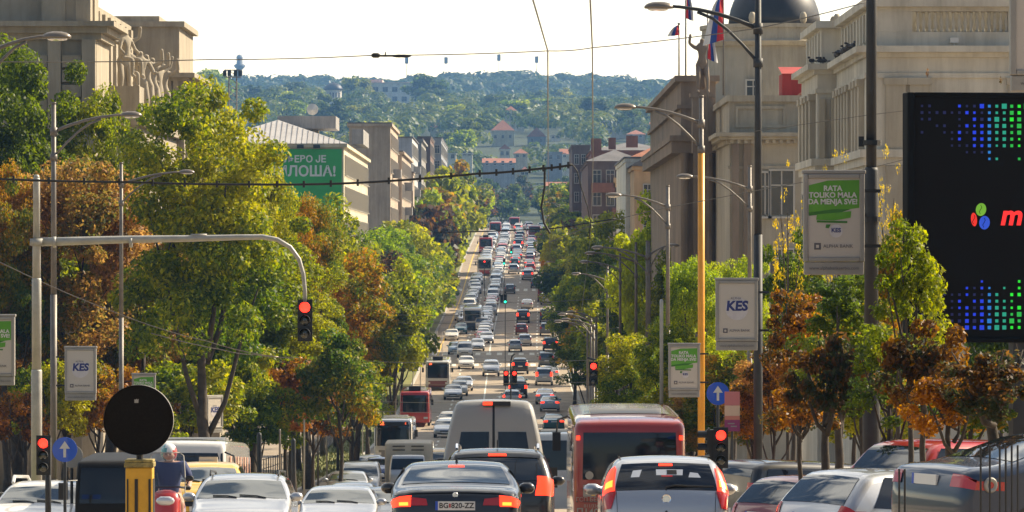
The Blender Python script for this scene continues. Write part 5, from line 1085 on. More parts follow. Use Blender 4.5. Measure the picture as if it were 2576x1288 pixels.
b = MB(); b.box(1.6, 2.1, .05, .35, 0, zb_-z0-.001); part('column', b, M['poledark'], ls)
def em(c, e): return mat('led', c, .5, emit=c, es=e)
cols = [em((.005,.01,.09), .15), em((.005,.03,.5), .5), em((.01,.13,.4), .5), em((.01,.28,.18), .4), em((.01,.33,.04), .5), em((.01,.5,.02), .6)]
lr = random.Random(9); bs = [MB() for _ in cols]; u = 19.2*d/F; v = 16.6*d/F
for half in (0, 1):
    for c in range(17):
        for r_i in range(11):
            s_ = lr.random(); amp = (1-r_i/10.)*.9 if half == 0 else (1-r_i/9.)*.85
            if c < 3: ci, k = 0, .3*(r_i < 5)
            elif c < 5: ci, k = 0, .4*amp
            elif c < 9: ci, k = (1 if s_ < .55 else 0), amp*(.6+.1*(c-5))
            elif c == 9: ci, k = 2, amp
            elif c < 12: ci, k = 3, amp
            else: ci, k = (4 if s_ < .5 else 5), amp*1.15
            k *= .15+1.0*lr.random()
            if k < .12: continue
            sz = .012+.028*min(1, k); X_ = .22+c*u; Z_ = (zt_-z0-.2-r_i*v) if half == 0 else (zb_-z0+.22+r_i*v)
            bs[ci].quad((X_-sz, -.012, Z_-sz), (X_+sz, -.012, Z_-sz), (X_+sz, -.012, Z_+sz), (X_-sz, -.012, Z_+sz))
for c, q in zip(cols, bs):
    if q.v: part('light_dots', q, c, pa)
def oval(cx_, cz_, rx, rz2, tilt, c):
    q = MB(); q.poly([(cx_+rx*math.cos(a)*math.cos(tilt)-rz2*math.sin(a)*math.sin(tilt), -.014, cz_+rx*math.cos(a)*math.sin(tilt)+rz2*math.sin(a)*math.cos(tilt)) for a in [2*math.pi*k/24 for k in range(24)]]); part('logo_bean', q, mat('led', c, .5, emit=c, es=.3), pa)
    q = MB(); q.tube([(cx_-rx*.1+.02*math.sin(t*3), -.018, cz_+rz2*.7*t) for t in (-1, -.5, 0, .5, 1)], .004, 4); part('bean_seam', q, M['screen'], pa)
def sx(px): return (px-2282)*d/F*1.0
def sz_(py): return Z(py, d)-z0
oval(sx(2471), sz_(527), .078, .095, -.2, (.16,.42,.03)); oval(sx(2453), sz_(552), .045, .1, .1, (.85,.03,.02)); oval(sx(2480), sz_(560), .08, .1, -.1, (.02,.08,.6))
me = text_mesh('m', .42, ext=.003, m=mat('led', (.9,.03,.03), .5, emit=(.9,.02,.02), es=.5), align='LEFT', shear=.2, bold=.012); link('lettering', me, pa, (sx(2520), -.014, sz_(543)), (R(90), 0, 0))
# wires ----------------------------------------------------------------------
def wire(pts, r, label, m='wire', beads=0, sag=0, cat='cable', extra=None):
    P_ = [P(*p) for p in pts]; o0 = P_[0]; root = thing('overhead_cable', label, cat, o0); b = MB(); Q = []
    for i in range(len(P_)-1):
        for k in range(8): 
            t = k/8.; q = P_[i].lerp(P_[i+1], t); q.z -= sag*4*t*(1-t); Q.append(q-o0)
    Q.append(P_[-1]-o0); b.tube(Q, r, 6); part('cable', b, M[m], root, True)
    if beads:
        for i in range(beads):
            t = (i+.5)/beads*(len(Q)-1); j = int(t); q = Q[j].lerp(Q[min(j+1, len(Q)-1)], t-j); c = MB(); c.box(q.x-.024, q.x+.024, -.04+q.y, q.y+.04, q.z-.065, q.z+.075); part('clip', c, M['wire'], root)
    return root
wire([(-20,155,80),(520,150,80),(940,139,80),(1378,128,80),(1490,120,80),(1900,72,80),(2180,5,80)], .010, 'thin span wire crossing the sky from left to right', 'wireg', sag=.02)
b = MB()
q0 = P(1010,141,80); r_ = thing('wire_insulator', 'dark strain insulator and fitting on the span wire in mid sky', 'insulator', q0)
b.ell((0, 0, 0), (.17, .035, .03), 10, 6); part('insulator', b, M['wire'], r_, True); b = MB(); b.ell((-.43, 0, .01), (.08, .04, .05), 8, 5); b.tube([(-.43, 0, 0), (.1, 0, 0)], .014, 5); b.box(-.28, -.26, -.02, .02, 0, .07); part('fitting', b, M['wire'], r_)
wire([(-10,450,100),(330,458,100),(640,464,100),(900,460,100),(1200,437,100),(1360,424,100),(1440,414,100)], .028, 'thick clipped cable sagging across the street from the left mast', 'wire', beads=23, sag=.015)
wire([(1440,414,100),(1452,430,100),(1462,470,100),(1478,520,100),(1486,560,100),(1482,600,100)], .013, 'loose cable end hanging right of the cable clips', 'wire')
wire([(1370,424,100),(1370,470,100),(1362,520,100),(1368,560,100),(1384,588,100)], .026, 'thick dark cable hanging down in the middle of the street', 'wire')
wire([(1335,-20,64),(1378,128,80),(1379,420,200),(1384,640,400)], .013, 'left trolley wire coming down the middle of the picture', 'wireg')
wire([(1484,-20,66),(1490,120,80),(1492,400,170),(1485,600,260),(1462,790,330)], .013, 'right trolley wire coming down through the sky', 'wireg')
wire([(1380,610,100),(1480,570,100),(1640,530,100),(1900,480,100),(2120,440,100),(2280,400,100)], .009, 'thin cable rising to the right before the domed building', 'wireg')
wire([(1100,585,300),(1230,582,300),(1390,575,300),(1550,550,300)], .045, 'dark span wire above the far end of the queue', 'wire')
wire([(1900,330,100),(2180,290,100),(2280,278,100)], .008, 'thin cable across the grey palace', 'wireg')
wire([(-20,650,120),(300,790,120),(520,858,120),(700,898,120)], .012, 'pale cable slanting down through the orange trees', 'lamp', sag=.05)
wire([(380,838,130),(560,880,130),(640,892,130),(760,900,130)], .012, 'second pale cable slanting behind the poster boxes', 'lamp', sag=.03)
wire([(2180,5,80),(2300,-30,80)], .01, 'short piece of span wire above the thick dark mast', 'wireg')
for i, yd in enumerate((760, 786, 806, 838)):
    wire([(1000, yd+6, 300),(1290, yd, 300),(1560, yd-14, 300)], .018, f'{ORD[i]} thin cross wire over the middle of the street, counted from above', 'wireg', sag=.1)
for i, yd in enumerate((905, 960, 1005, 1030)):
    wire([(920, yd+3, 200),(1288, yd+4, 200),(1640, yd-10, 200)], .011, f'{ORD[i]} thin cross wire low over the street, counted from above', 'wireg', sag=.08)
# fence and young trees' posts along the left verge ------------------------------
fe = thing('fence', 'thin dark metal railing behind the trees on the left verge', 'fence', (-13.4, 120, GZ(120))); b = MB(); zf = GZ(120)
yy = 120
while yy < 360:
    z = GZ(yy)+.1-zf; z2 = GZ(yy+2.5)+.1-zf; b.tube([(0, yy-120, z), (0, yy-120, z+1.15)], .03, 5); b.tube([(0, yy-120, z+1.1), (0, yy-117.5, z2+1.1)], .02, 4); b.tube([(0, yy-120, z+.6), (0, yy-117.5, z2+.6)], .02, 4); b.tube([(0, yy-120, z+.2), (0, yy-117.5, z2+.2)], .02, 4); yy += 2.5
part('railing', b, M['poledark'], fe)
for i, (px, d) in enumerate([(738,170),(704,190),(765,205),(652,160),(800,225),(822,245),(850,262),(880,290),(912,320)]):
    post(px, d, 1105-(i % 3)*20-i*5, .07 if i % 3 else .13, ['poledark','pole','polelight'][i % 3], f'{ORD[i]} slim post rising from the left verge, counted from the left', steps=1, name='verge_post', cat='post')
fr = thing('fence', 'thin black railing bars in front of the parked cars on the right', 'fence', (X(2240,46), 46, GZ(46))); b = MB(); zf = GZ(46); 
for px in (2262, 2276, 2467, 2490, 2515, 2530, 2545, 2560): x = X(px,46)-X(2240,46); b.tube([(x, 0, 0), (x, 0, Z(1120 if px > 2400 else 1180,46)-zf)], .011, 6)
part('railing', b, M['black'], fr)
# ------------------------------------------------------------ foreground traffic
def S_(t): return KIT[t][1]
# black sedan, centre
rt, o = spawn('sedan', X(1150,67), 67, 1, 'black', 'black sedan with lit tail lights and number plate BG 820-ZZ, in the middle', lit=True, skip=('number_plate','tail_light','rear_window'), name='sedan')
s = S_('sedan'); D = KIT['sedan'][2]
M['skyglass'] = glassmat('rear_glass', (.02,.03,.04), 2.5, .02)
b = MB(); s.sp(b, [(4.08,-.87),(4.08,.87),(4.9,.85),(4.9,-.85)], .006, 10, 16); rw = part('rear_window', b, M['skyglass'], rt, True)
b = MB(); s.sp(b, [(4.78,-.16),(4.78,.16),(4.86,.14),(4.86,-.14)], .012); part('brake_light', b, M['taillit'], rw)
for sg in (-1, 1):
    b = MB(); s.sp(b, [(2.25,.74*sg),(2.25,1.0*sg),(2.72,1.0*sg),(2.78,.72*sg)][::sg], .012); e = s.surf(2.3, sg, 0); f_ = s.surf(2.75, sg, 0); s.sd(b, [(e[1], e[2]), (e[1]+.2, e[2]+.05), (f_[1]+.15, f_[2]), (f_[1], f_[2])], sg, .01)
    t_ = part('tail_light', b, M['taillit'], rt, True); b = MB(); s.sp(b, [(2.3,.78*sg),(2.3,.92*sg),(2.45,.92*sg),(2.45,.78*sg)][::sg], .018); part('bulb', b, M['tailhot'], t_)
    b = MB(); s.sp(b, [(2.3,.46*sg),(2.3,.735*sg),(2.68,.735*sg),(2.6,.48*sg)][::sg], .012); part('tail_light', b, M['tail'], rt, True, label='unlit inner tail light')
q = s.surf(2.35, 0, 0); b = MB(); b.box(-.27, .27, -.012, .012, -.06, .06); pl = part('number_plate', b, M['plate'], rt, loc=(0, q[1]-.02, q[2]-.02)); b = MB(); b.box(-.27, -.235, -.016, -.0125, -.06, .06); part('blue_strip', b, M['blue'], pl)
text('BG', .1, pl, (-.155, -.015, 0), M['black'], ext=.001, bold=.002); text('820-ZZ', .1, pl, (.1, -.015, 0), M['black'], ext=.001, bold=.002); b = MB(); b.box(-.085, -.06, -.015, -.0125, -.025, .03); part('plate_crest', b, PT['red'], pl)
q = s.surf(2.85, 0, 0); b = MB(); b.lathe([(.036,-.012),(.041,-.004),(.041,.01)], (0, q[1]-.006, q[2]-.02), 20, 'y'); bd = part('round_badge', b, M['chrome'], rt); b = MB(); b.poly([(0, q[1]-.02, q[2]-.02), (.028, q[1]-.02, q[2]-.02), (.02, q[1]-.02, q[2]), (0, q[1]-.02, q[2]+.008)]); b.poly([(0, q[1]-.02, q[2]-.02), (-.028, q[1]-.02, q[2]-.02), (-.02, q[1]-.02, q[2]-.04), (0, q[1]-.02, q[2]-.048)]); part('badge_field', b, M['white'], bd)
q = s.surf(5.15, 0, 0); b = MB(); b.poly([(-.02, q[1], q[2]), (.02, q[1], q[2]), (0, q[1]+.06, q[2]+.09)]); b.poly([(.02, q[1], q[2]), (0, q[1]+.12, q[2]), (0, q[1]+.06, q[2]+.09)]); b.poly([(-.02, q[1], q[2]), (0, q[1]+.06, q[2]+.09), (0, q[1]+.12, q[2])]); part('roof_antenna', b, M['black'], rt)
b = MB(); s.sp(b, [(2.9,-.97),(2.9,.97),(3.15,.97),(3.15,-.97)], .014); part('boot_lip', b, PT['black'], rt, True)
# white hatchback, right
rt, o = spawn('hatch', X(1665,64), 64, 1, 'silver', 'small silver hatchback with tall lit tail lights, seen from behind at lower right', lit=True, skip=('number_plate','tail_light'), name='hatchback')
s = S_('hatch'); rw = o['rear_window'][0]; objmat(rw, M['dglass'])
b = MB(); s.sp(b, [(3.8,-.13),(3.8,.13),(3.89,.13),(3.89,-.13)], .012); part('brake_light', b, M['taillit'], rw); b = MB(); s.sp(b, [(3.45,-.08),(3.45,.12),(3.5,.12),(3.5,-.08)], .009); part('painted_reflection', b, M['tail'], rw)  # red strip painted on the rear glass as a reflection
M['seen'] = mat('daylight_seen_through', (.32,.5,.45), .6, emit=(.3,.5,.43), es=.25)
for q in ([(3.45,-.62),(3.45,-.47),(3.68,-.44),(3.66,-.6)], [(3.5,-.17),(3.5,.3),(3.68,.32),(3.68,-.18)], [(3.44,.4),(3.44,.62),(3.58,.58),(3.6,.44)]):
    b = MB(); s.sp(b, q, .008); part('painted_daylight', b, mat('cabin_daylight', (.35,.55,.5), .5) if False else M['head'], rw)  # pale patches painted on opaque glass as daylight through the cabin
b = MB(); s.sp(b, [(3.52,.02),(3.52,.2),(3.66,.2),(3.66,.02)], .01); part('mirror_silhouette', b, M['black'], rw)
for sg in (-1, 1):
    b = MB(); s.sp(b, [(3.0,.86*sg),(3.0,1.0*sg),(3.86,1.0*sg),(3.9,.93*sg)][::sg], .014); e = s.surf(3.0, sg, 0); f_ = s.surf(3.8, sg, 0); s.sd(b, [(e[1], e[2]), (e[1]+.13, e[2]), (f_[1]+.1, f_[2]), (f_[1], f_[2])], sg, .01); t_ = part('tail_light', b, M['taillit'], rt, True)
    b = MB(); s.sp(b, [(3.15,.9*sg),(3.15,.99*sg),(3.38,.99*sg),(3.38,.91*sg)][::sg], .02); part('bulb', b, M['tailhot'], t_)
    b = MB(); s.sp(b, [(2.05,.93*sg),(2.05,1.0*sg),(2.98,1.0*sg),(2.98,.84*sg)][::sg], .012); part('tail_light', b, M['tail'], rt, True, label='dark red lower tail light')
q = s.surf(2.55, 0, 0); b = MB(); b.lathe([(.05,-.005),(.062,-.012),(.066,0)], (0, q[1]-.006, q[2]), 20, 'y'); part('round_badge', b, M['chrome'], rt); q = s.surf(1.9, 0, 0); b = MB(); b.lathe([(.015,-.01),(.018,.0)], (0, q[1]-.004, q[2]), 10, 'y'); part('boot_lock', b, M['black'], rt)
q = s.surf(3.1, 0, 0); b = MB(); b.tube([(0, q[1]-.01, q[2]-.06), (0, q[1]-.02, q[2]+.01), (.12, q[1]-.01, q[2]+.03), (.3, q[1]+.005, q[2]+.02), (.62, q[1]+.03, q[2]+.01)], .016, 6); part('rear_wiper', b, M['black'], rt)
b = MB(); b.box(-.62, -.45, s.surf(1.6,0,0)[1]-.008, s.surf(1.6,0,0)[1], s.surf(1.6,0,0)[2], s.surf(1.6,0,0)[2]+.025); part('model_badge', b, M['chrome'], rt)
for sg in (-1, 1): b = MB(); b.tube([(sg*.6, -1.2, 1.475), (sg*.57, .3, 1.47)], .014, 5); part('roof_strip', b, M['black'], rt)
for vv in (-.84, .83): b = MB(); s.sp(b, [(1.05,vv),(1.05,vv+.008),(2.98,vv+.008),(2.98,vv)], .008); part('panel_gap', b, M['black'], rt)
b = MB(); s.sp(b, [(1.05,-.84),(1.05,.838),(1.08,.838),(1.08,-.84)], .008); part('panel_gap', b, M['black'], rt)
# black SUV
rt, o = spawn('suv', X(1252,79), 79, 1, 'black', 'black estate car with roof rails between the black sedan and the beige van', lit=True, name='estate_car')
s = S_('suv'); b = MB(); s.sp(b, [(3.86,-.2),(3.86,.2),(3.98,.19),(3.98,-.19)], .03); part('brake_light', b, M['taillit'], rt); b = MB(); s.sp(b, [(3.84,-.9),(3.84,.9),(4.08,.92),(4.08,-.92)], .02); part('spoiler', b, PT['black'], rt, True)
for sg in (-1, 1): b = MB(); b.tube([(sg*.66, -1.6, 1.72), (sg*.66, -1.5, 1.79), (sg*.63, .3, 1.79), (sg*.63, .4, 1.72)], .022, 6); part('roof_rail', b, M['chrome'], rt)
b = MB(); b.tube([(0, -1.5, 1.74), (0, -1.62, 1.86)], .01, 5); part('roof_antenna', b, M['black'], rt)
# beige high roof van
vk = []; s = Shell([(-2.75,.4),(-2.82,.55),(-2.82,1.75),(-2.76,2.6),(-2.6,2.95),(-2.3,3.0),(1.2,2.98),(1.7,2.7),(2.5,1.6),(3.05,1.3),(3.15,.8),(3.1,.4)], 2.02, 1.2, 3.0, .3, .03, .12, .04, tp=1.7)
rt = thing('van', 'tall beige van with two rear doors and small dark windows, ahead of the black cars', 'van', (X(1243,92), 92, GZ(92)-.13), 0, None, math.atan(slope(92)))
part('body', s.body(), PT['beige'], rt, True)
for sg in (-1, 1):
    b = MB(); s.sp(b, [(1.25,.03*sg),(1.25,.93*sg),(3.55,.9*sg),(3.75,.03*sg)][::sg], .012, 14, 8); dr = part('rear_door', b, PT['beige'], rt, True)
    b = MB(); s.sp(b, [(1.75,.1*sg),(1.75,.74*sg),(2.72,.72*sg),(2.72,.1*sg)][::sg], .02); part('door_window', b, M['dglass'], dr, True)
    b = MB(); s.sp(b, [(1.42,.94*sg),(1.42,1*sg),(1.6,1*sg),(1.6,.94*sg)][::sg], .03); s.sp(b, [(.55,.9*sg),(.55,1*sg),(1.0,1*sg),(1.0,.9*sg)][::sg], .02); part('tail_light', b, M['tail'], rt)
    b = MB(); x = sg*1.0; b.box(x-.05 if sg > 0 else x-.05, x+.05, -2.84, -2.6, 1.78, 1.86); b.box(x-.05, x+.05, -2.84, -2.6, 1.66, 1.70); part('door_hinge', b, M['black'], rt)
    b = MB(); b.box(sg*1.12-.12, sg*1.12+.12, 1.9, 2.0, 1.35, 1.75); part('wing_mirror', b, M['black'], rt)
b = MB(); s.sp(b, [(1.25,-.025),(1.25,.025),(3.7,.025),(3.7,-.025)], .004); part('door_gap', b, M['black'], rt)
q = s.surf(3.8, 0, 0); b = MB(); b.box(-.2, .32, q[1]-.08, q[1]+.06, q[2]-.02, q[2]+.06); part('top_light_bar', b, M['black'], rt); b = MB(); b.box(-.2, -.02, q[1]-.1, q[1]-.081, q[2]-.01, q[2]+.05); part('brake_light', b, M['taillit'], rt)
k2 = []; kit_wheels(k2, 2.0, -1.7, 2.1, .36)
for nm, me, loc, _ in k2: link(nm, me, rt, loc)
# red bus, rear
rt, o = spawn(KIT['bus'][0], X(1584,104), 110, 1, 'red', 'red city bus with white roof and wide dark rear window, lower right', cat='bus', name='bus', z=GZ(104)-.25, skip=('wheel_arch','tail_light'))
rt.rotation_euler[0] = 0; s = KIT['bus'][1]
M['busred'] = paint('bus_red', (.27,.014,.009)); objmat(o['body'][0], M['busred'])
for sg in (-1, 1): b = MB(); s.sp(b, [(2.8,.9*sg),(2.8,.96*sg),(2.9,.96*sg),(2.9,.9*sg)][::sg], .015); part('marker_light', b, M['taillit'], rt); b = MB(); s.sp(b, [(1.0,.86*sg),(1.0,.95*sg),(1.3,.95*sg),(1.3,.86*sg)][::sg], .015); part('tail_light', b, M['tail'], rt)
b = MB(); s.sp(b, [(1.62,-.95),(1.62,.95),(1.64,.95),(1.64,-.95)], .012); s.sp(b, [(1.9,-.9),(1.9,-.7),(1.905,-.7),(1.905,-.9)], .012); part('panel_gap', b, M['black'], rt)
b = MB(); s.sp(b, [(1.74,-.83),(1.74,-.6),(1.98,-.6),(1.98,-.83)], .012); st = part('sticker', b, M['frame'], rt); b = MB(); s.sp(b, [(1.76,-.68),(1.76,-.62),(1.9,-.62),(1.9,-.68)], .016); part('sticker_yellow', b, PT['yellow'], st); b = MB(); s.sp(b, [(1.88,-.82),(1.88,-.72),(1.96,-.72),(1.96,-.82)], .016); part('sticker_red', b, PT['red'], st)
q = s.surf(1.62, -.5, 0); q = (q[0], q[1], q[2]+.06); text('ГСП БЕОГРАД', .13, rt, (-.72, q[1]-.03, q[2]), M['frame'], ext=.001); text('П140', .22, rt, (-.92, q[1]-.03, q[2]-.28), M['frame'], ext=.001, bold=.004); text('011/3366-300', .1, rt, (-.72, q[1]-.03, q[2]-.14), M['frame'], ext=.001)
q = s.surf(2.16, -.72, 0); b = MB(); b.lathe([(.08,0),(.09,-.008)], (q[0], q[1]-.014, q[2]), 16, 'y'); part('round_sticker', b, M['frame'], rt)
# oncoming foreground
M['wsglass'] = glassmat('windscreen_glass', (.03,.04,.045), 2.1, .03)
def face_car(t, px, d, colr, label, w_=None, name=None, z=None):
    rt, o = spawn(t, X(px,d), d+2.2, -1, colr, label, name=name or 'car', cat='car', z=z if z is not None else GZ(d)-.17)
    objmat(o['windscreen'][0], M['wsglass']); s = KIT[t][1]; b = MB(); q0 = s.surf(7.93, -.45, .012); q1 = s.surf(7.86, .1, .03); b.tube([s.surf(7.97,-.5,.01), s.surf(7.9,-.3,.02), s.surf(7.86,.05,.02)], .012, 5); b.tube([s.surf(7.97,.1,.01), s.surf(7.9,.3,.02), s.surf(7.86,.6,.02)], .012, 5); part('wiper', b, M['black'], o['windscreen'][0]); return rt, o
rt, o = face_car('wagon', 600, 84, 'silver', 'silver blue estate car coming towards us, its mirror over the verge')
s = KIT['wagon'][1]
for sg in (-1, 1): b = MB(); b.tube([(sg*.64, -1.7, 1.46), (sg*.64, -1.5, 1.52), (sg*.61, .3, 1.52), (sg*.61, .45, 1.44)], .02, 6); part('roof_rail', b, M['black'], rt)
b = MB(); b.tube([(0, .2, 1.48), (0, .12, 1.6)], .008, 5); part('roof_antenna', b, M['black'], rt)
face_car('sedan', 848, 109, 'silver', 'pale blue silver saloon coming towards us, left of the black sedan')
rt, o = face_car('wagon', 95, 91, 'white', 'white estate car with arched roof rails at the lower left corner', z=GZ(91)-.24)
rt.rotation_euler[2] = math.pi+R(-4)
for sg in (-1, 1): b = MB(); b.tube([(sg*.66, -1.7, 1.44), (sg*.68, -1.45, 1.56), (sg*.66, .2, 1.55), (sg*.64, .45, 1.42)], .035, 6); part('roof_rail', b, PT['white'], rt)
face_car('sedan', 985, 118, 'grey', 'dark grey car half hidden by the mirror of the black sedan')
face_car('hatch', 880, 150, 'white', 'white car whose roof shows above the pale blue silver saloon')
face_car('sedan', 872, 205, 'silver', 'first silver car of the pair beside the grass verge'); face_car('minivan', 905, 222, 'white', 'white people carrier behind the silver pair by the verge', z=GZ(222)-.35)
face_car('hatch', 925, 262, 'grey', 'grey car under the dark front of the bus, leftmost'); face_car('sedan', 955, 256, 'blue', 'bright blue car left of the cab truck')
rt, o = face_car('hatch', 505, 101, 'yellow', 'yellow taxi roof showing behind the silver blue estate car', name='taxi', z=GZ(101)+.25)
b = MB(); b.box(-.2, .2, -.3, -.2, 1.48, 1.58); part('roof_sign', b, M['white'], rt)
rt, o = face_car('minivan', 1096, 262, 'yellow', 'yellow taxi van left of the tall beige van', name='taxi')
face_car('minivan', 1056, 300, 'white', 'white minivan right behind the low floor bus'); face_car('hatch', 1045, 268, 'silver', 'small silver car between the low floor bus and the yellow taxi van')
rt, o = spawn('suv', X(622,148), 150, -1, 'maroon', 'dark maroon car parked beyond the verge, left of the thin fence', z=GZ(148)-.1)
# little truck
tr = thing('truck', 'small pale box truck with roof vents left of the black sedan', 'truck', (X(1028,230), 230, GZ(230)+.03), math.pi); s = Shell([(-2.9,.5),(-3,.7),(-3,2.3),(-2.9,2.42),(.2,2.42),(.9,2.4),(.98,2.3),(1.0,.7),(.95,.5)], 2.25, 2, 2.45, .01, .0, .07, .02, low=0)
part('box_body', s.body(), mat('cream_van_panel', (.5,.45,.36), .6, var=.1), tr, True); s2 = Shell([(.6,.4),(.6,.6),(.6,1.7),(.9,1.85),(1.6,1.85),(1.75,1.75),(2.0,1.1),(2.15,.9),(2.15,.4)], 1.75, 1.1, 1.85, .1, .02, .08, .02)
part('cab', s2.body(), PT['silver'], tr, True); b = MB(); s2.sp(b, [(5.1,-.9),(5.1,.9),(5.98,.92),(5.98,-.92)], .01); part('windscreen', b, M['dglass'], tr)
for x0_, zz in ((-.75, 2.2), (.15, 2.2), (-.75, 2.02), (.15, 2.02)): b = MB(); b.box(x0_, x0_+.6, 1.0, 1.03, zz, zz+.05); part('vent', b, M['dark'], tr)
k2 = []; kit_wheels(k2, 1.8, -1.7, 1.5, .33)
for nm, me, loc, _ in k2: link(nm, me, tr, loc)
# buses oncoming
def bus(px, d, top_, bot, label, name='bus', dark=None, num=None, poles=False, roofc=None, heading=-1, rz=None, z=None):
    rt, o = spawn(KIT['bus'][0], X(px,d), d+6, heading, top_, label, cat='bus' if name == 'bus' else 'trolleybus', name=name, z=z, rz=rz); s = KIT['bus'][1]
    if bot:
        b = MB(); s.sp(b, [(8.3,-1),(8.3,1),(9.9,1),(9.9,-1)], .006)
        part('lower_front', b, PT[bot], rt, True)
    if num:
        b = MB(); s.sp(b, [(6.85,.8),(6.85,-.8),(7.12,-.8),(7.12,.8)], .014); db = part('destination_board', b, M['black'], rt, True)
        q = s.surf(6.98, 0, 0); me = text_mesh(num[0], .27, ext=.001, m=mat('led', (.9,.12,.03), .5, emit=(1,.12,.03), es=1.0), bold=.02); link('route_number', me, db, (.72, q[1]+.05, q[2]), (R(90), 0, math.pi))
        if len(num) > 1: link('route_number', text_mesh(num[1], .2, ext=.001, m=mat('led', (.9,.12,.03), .5, emit=(1,.12,.03), es=1.0)), db, (-.8, q[1]+.05, q[2]), (R(90), 0, math.pi))
    if poles:
        for sg in (-1, 1): b = MB(); b.tube([(sg*.35, -1, 3.2), (sg*.3, -4, 4.4), (sg*.25, -7.5, 5.6)], [.05, .045, .035], 6); part('trolley_pole', b, M['lamp'], rt)
        b = MB(); b.box(-.5, .5, 3.6, 5.4, 3.05, 3.4); part('roof_unit', b, M['dark'], rt)
    return rt, o
bus(989, 306, 'silver', 'grey', 'white oncoming bus with an orange route number 32 on its dark front', num=('32', 'E'))
bus(1043, 400, 'red', 'red', 'bright red oncoming trolleybus with poles on its roof', 'trolleybus', poles=True)
bus(1101, 480, 'white', 'maroon', 'cream roofed trolleybus with a dark red lower front, at the bus lane', 'trolleybus', poles=True, num=('28',))
bus(1188, 640, 'white', 'navy', 'dark fronted bus with a white roof in the oncoming bus lane')
bus(1219, 800, 'white', 'red', 'red and white bus beyond the dark fronted one, in the oncoming lane')
bus(1222, 880, 'red', 'red', 'red trolleybus close behind the red and white bus', 'trolleybus', poles=True)
bus(1373, 722, 'maroon', 'maroon', 'dark red bus driving away in the right lane', heading=1)
bus(1246, 1010, 'red', 'red', 'far red bus with white roof near the crest, oncoming'); bus(1294, 1130, 'red', 'white', 'farthest white and red bus at the crest')
bus(1345, 960, 'maroon', 'maroon', 'dark bus driving away near the crest, right of the middle', heading=1)
bus(1421, 165, 'white', 'red', 'white and red bus ahead, mostly hidden between the van and the red bus', heading=1)
rt, o = bus(452, 127, 'white', 'white', 'white articulated bus with reddish lettering at the left, behind the rider', num=None, z=GZ(133)-.42)
rt.rotation_euler[0] = -math.atan(slope(133))
b = MB()
for k in range(9): b.box(-1.275, -1.265, -5+k*1.15, -5+k*1.15+.14+.4*((k*7) % 3)/2, 1.9+.1*((k*5) % 3), 2.6)
part('side_lettering', b, mat('faded_red_print', (.55,.3,.22), .6), rt)
# dark coach behind the round sign
dc = thing('dark_van', 'dark fronted van behind the round black sign, with a drooping mirror', 'van', (X(300,90), 95, GZ(90)), math.pi); dc.scale = (1, 1, .7); s = Shell([(1,.4),(1,2.4),(1.1,2.45),(4.6,2.45),(4.8,2.35),(5.05,1.2),(5,.4)], 1.7, 1.4, 2.4, .04, .02, .06, .02)
part('body', s.body(), mat('dark_van_paint', (.012,.011,.01), .55, spec=.2), dc, True); b = MB(); s.sp(b, [(4.05,-.9),(4.05,.9),(4.95,.9),(4.95,-.9)], .01); part('windscreen', b, glassmat('van_glass', (.008,.008,.006), 1.7, .06), dc)
b = MB(); b.tube([(.8, 5, 1.9), (.95, 5.2, 1.9), (1.02, 5.3, 1.8)], .02, 6); b.box(.95, 1.12, 5.2, 5.3, 1.4, 1.85); part('wing_mirror', b, M['black'], dc)
# parked cars, right
def park(t, px, d, ang, colr, label, z=None, lit=False, glass=None, **k):
    rt, o = spawn(t, X(px,d), d, 1, colr, label, 'cars parked on the right', z=GZ(d)+.14 if z is None else z, rz=R(ang), lit=lit, name='parked_car', **k); return rt, o
def pk(t, x, d, ang, colr, top, h, label, **k):
    rt, o = spawn(t, x, d, 1, colr, label, 'cars parked on the right', z=Z(top, d)-h, rz=R(ang), name='parked_car', **k); return rt, o
rt, o = pk('sedan', 6.45, 51.7, -66, 'navy', 1082, 1.45, 'dark blue saloon with a round ringed tail light, parked at the lower right corner', skip=('tail_light',)); s = KIT['sedan'][1]
for sg in (-1, 1):
    b = MB(); s.sp(b, [(2.3,.66*sg),(2.3,1*sg),(2.78,1*sg),(2.78,.66*sg)][::sg], .012); e = s.surf(2.3, sg, 0); f_ = s.surf(2.78, sg, 0); s.sd(b, [(e[1], e[2]), (e[1]+.34, e[2]), (f_[1]+.34, f_[2]), (f_[1], f_[2])], sg, .012); t_ = part('tail_light', b, M['tail'], rt, True)
    yl_ = s.surf(2.5, sg, 0); b = MB(); b.lathe([(.035, .0), (.05, .02), (.07, .025), (.085, .0)], (sg*(s.hw(yl_[1]+.16, yl_[2])+.01), yl_[1]+.16, yl_[2]), 24, 'x'); part('lamp_ring', b, M['frame'], t_, True)
pk('wagon', 6.65, 63.9, -58, 'red', 1108, 1.49, 'red estate car parked behind the dark blue saloon')
rt, o = pk('hatch', 5.32, 61.7, -58, 'silver', 1178, 1.5, 'silver hatchback with a red tail light strip, parked behind the thin trunks'); objmat(o['rear_window'][0], M['skyglass'])
pk('hatch', 5.3, 73.7, -58, 'maroon', 1196, 1.5, 'dark red hatchback parked right of the lit signal')
pk('minivan', 5.84, 90, -58, 'black', 1160, 1.86, 'long black people carrier parked behind the dark red hatchback')
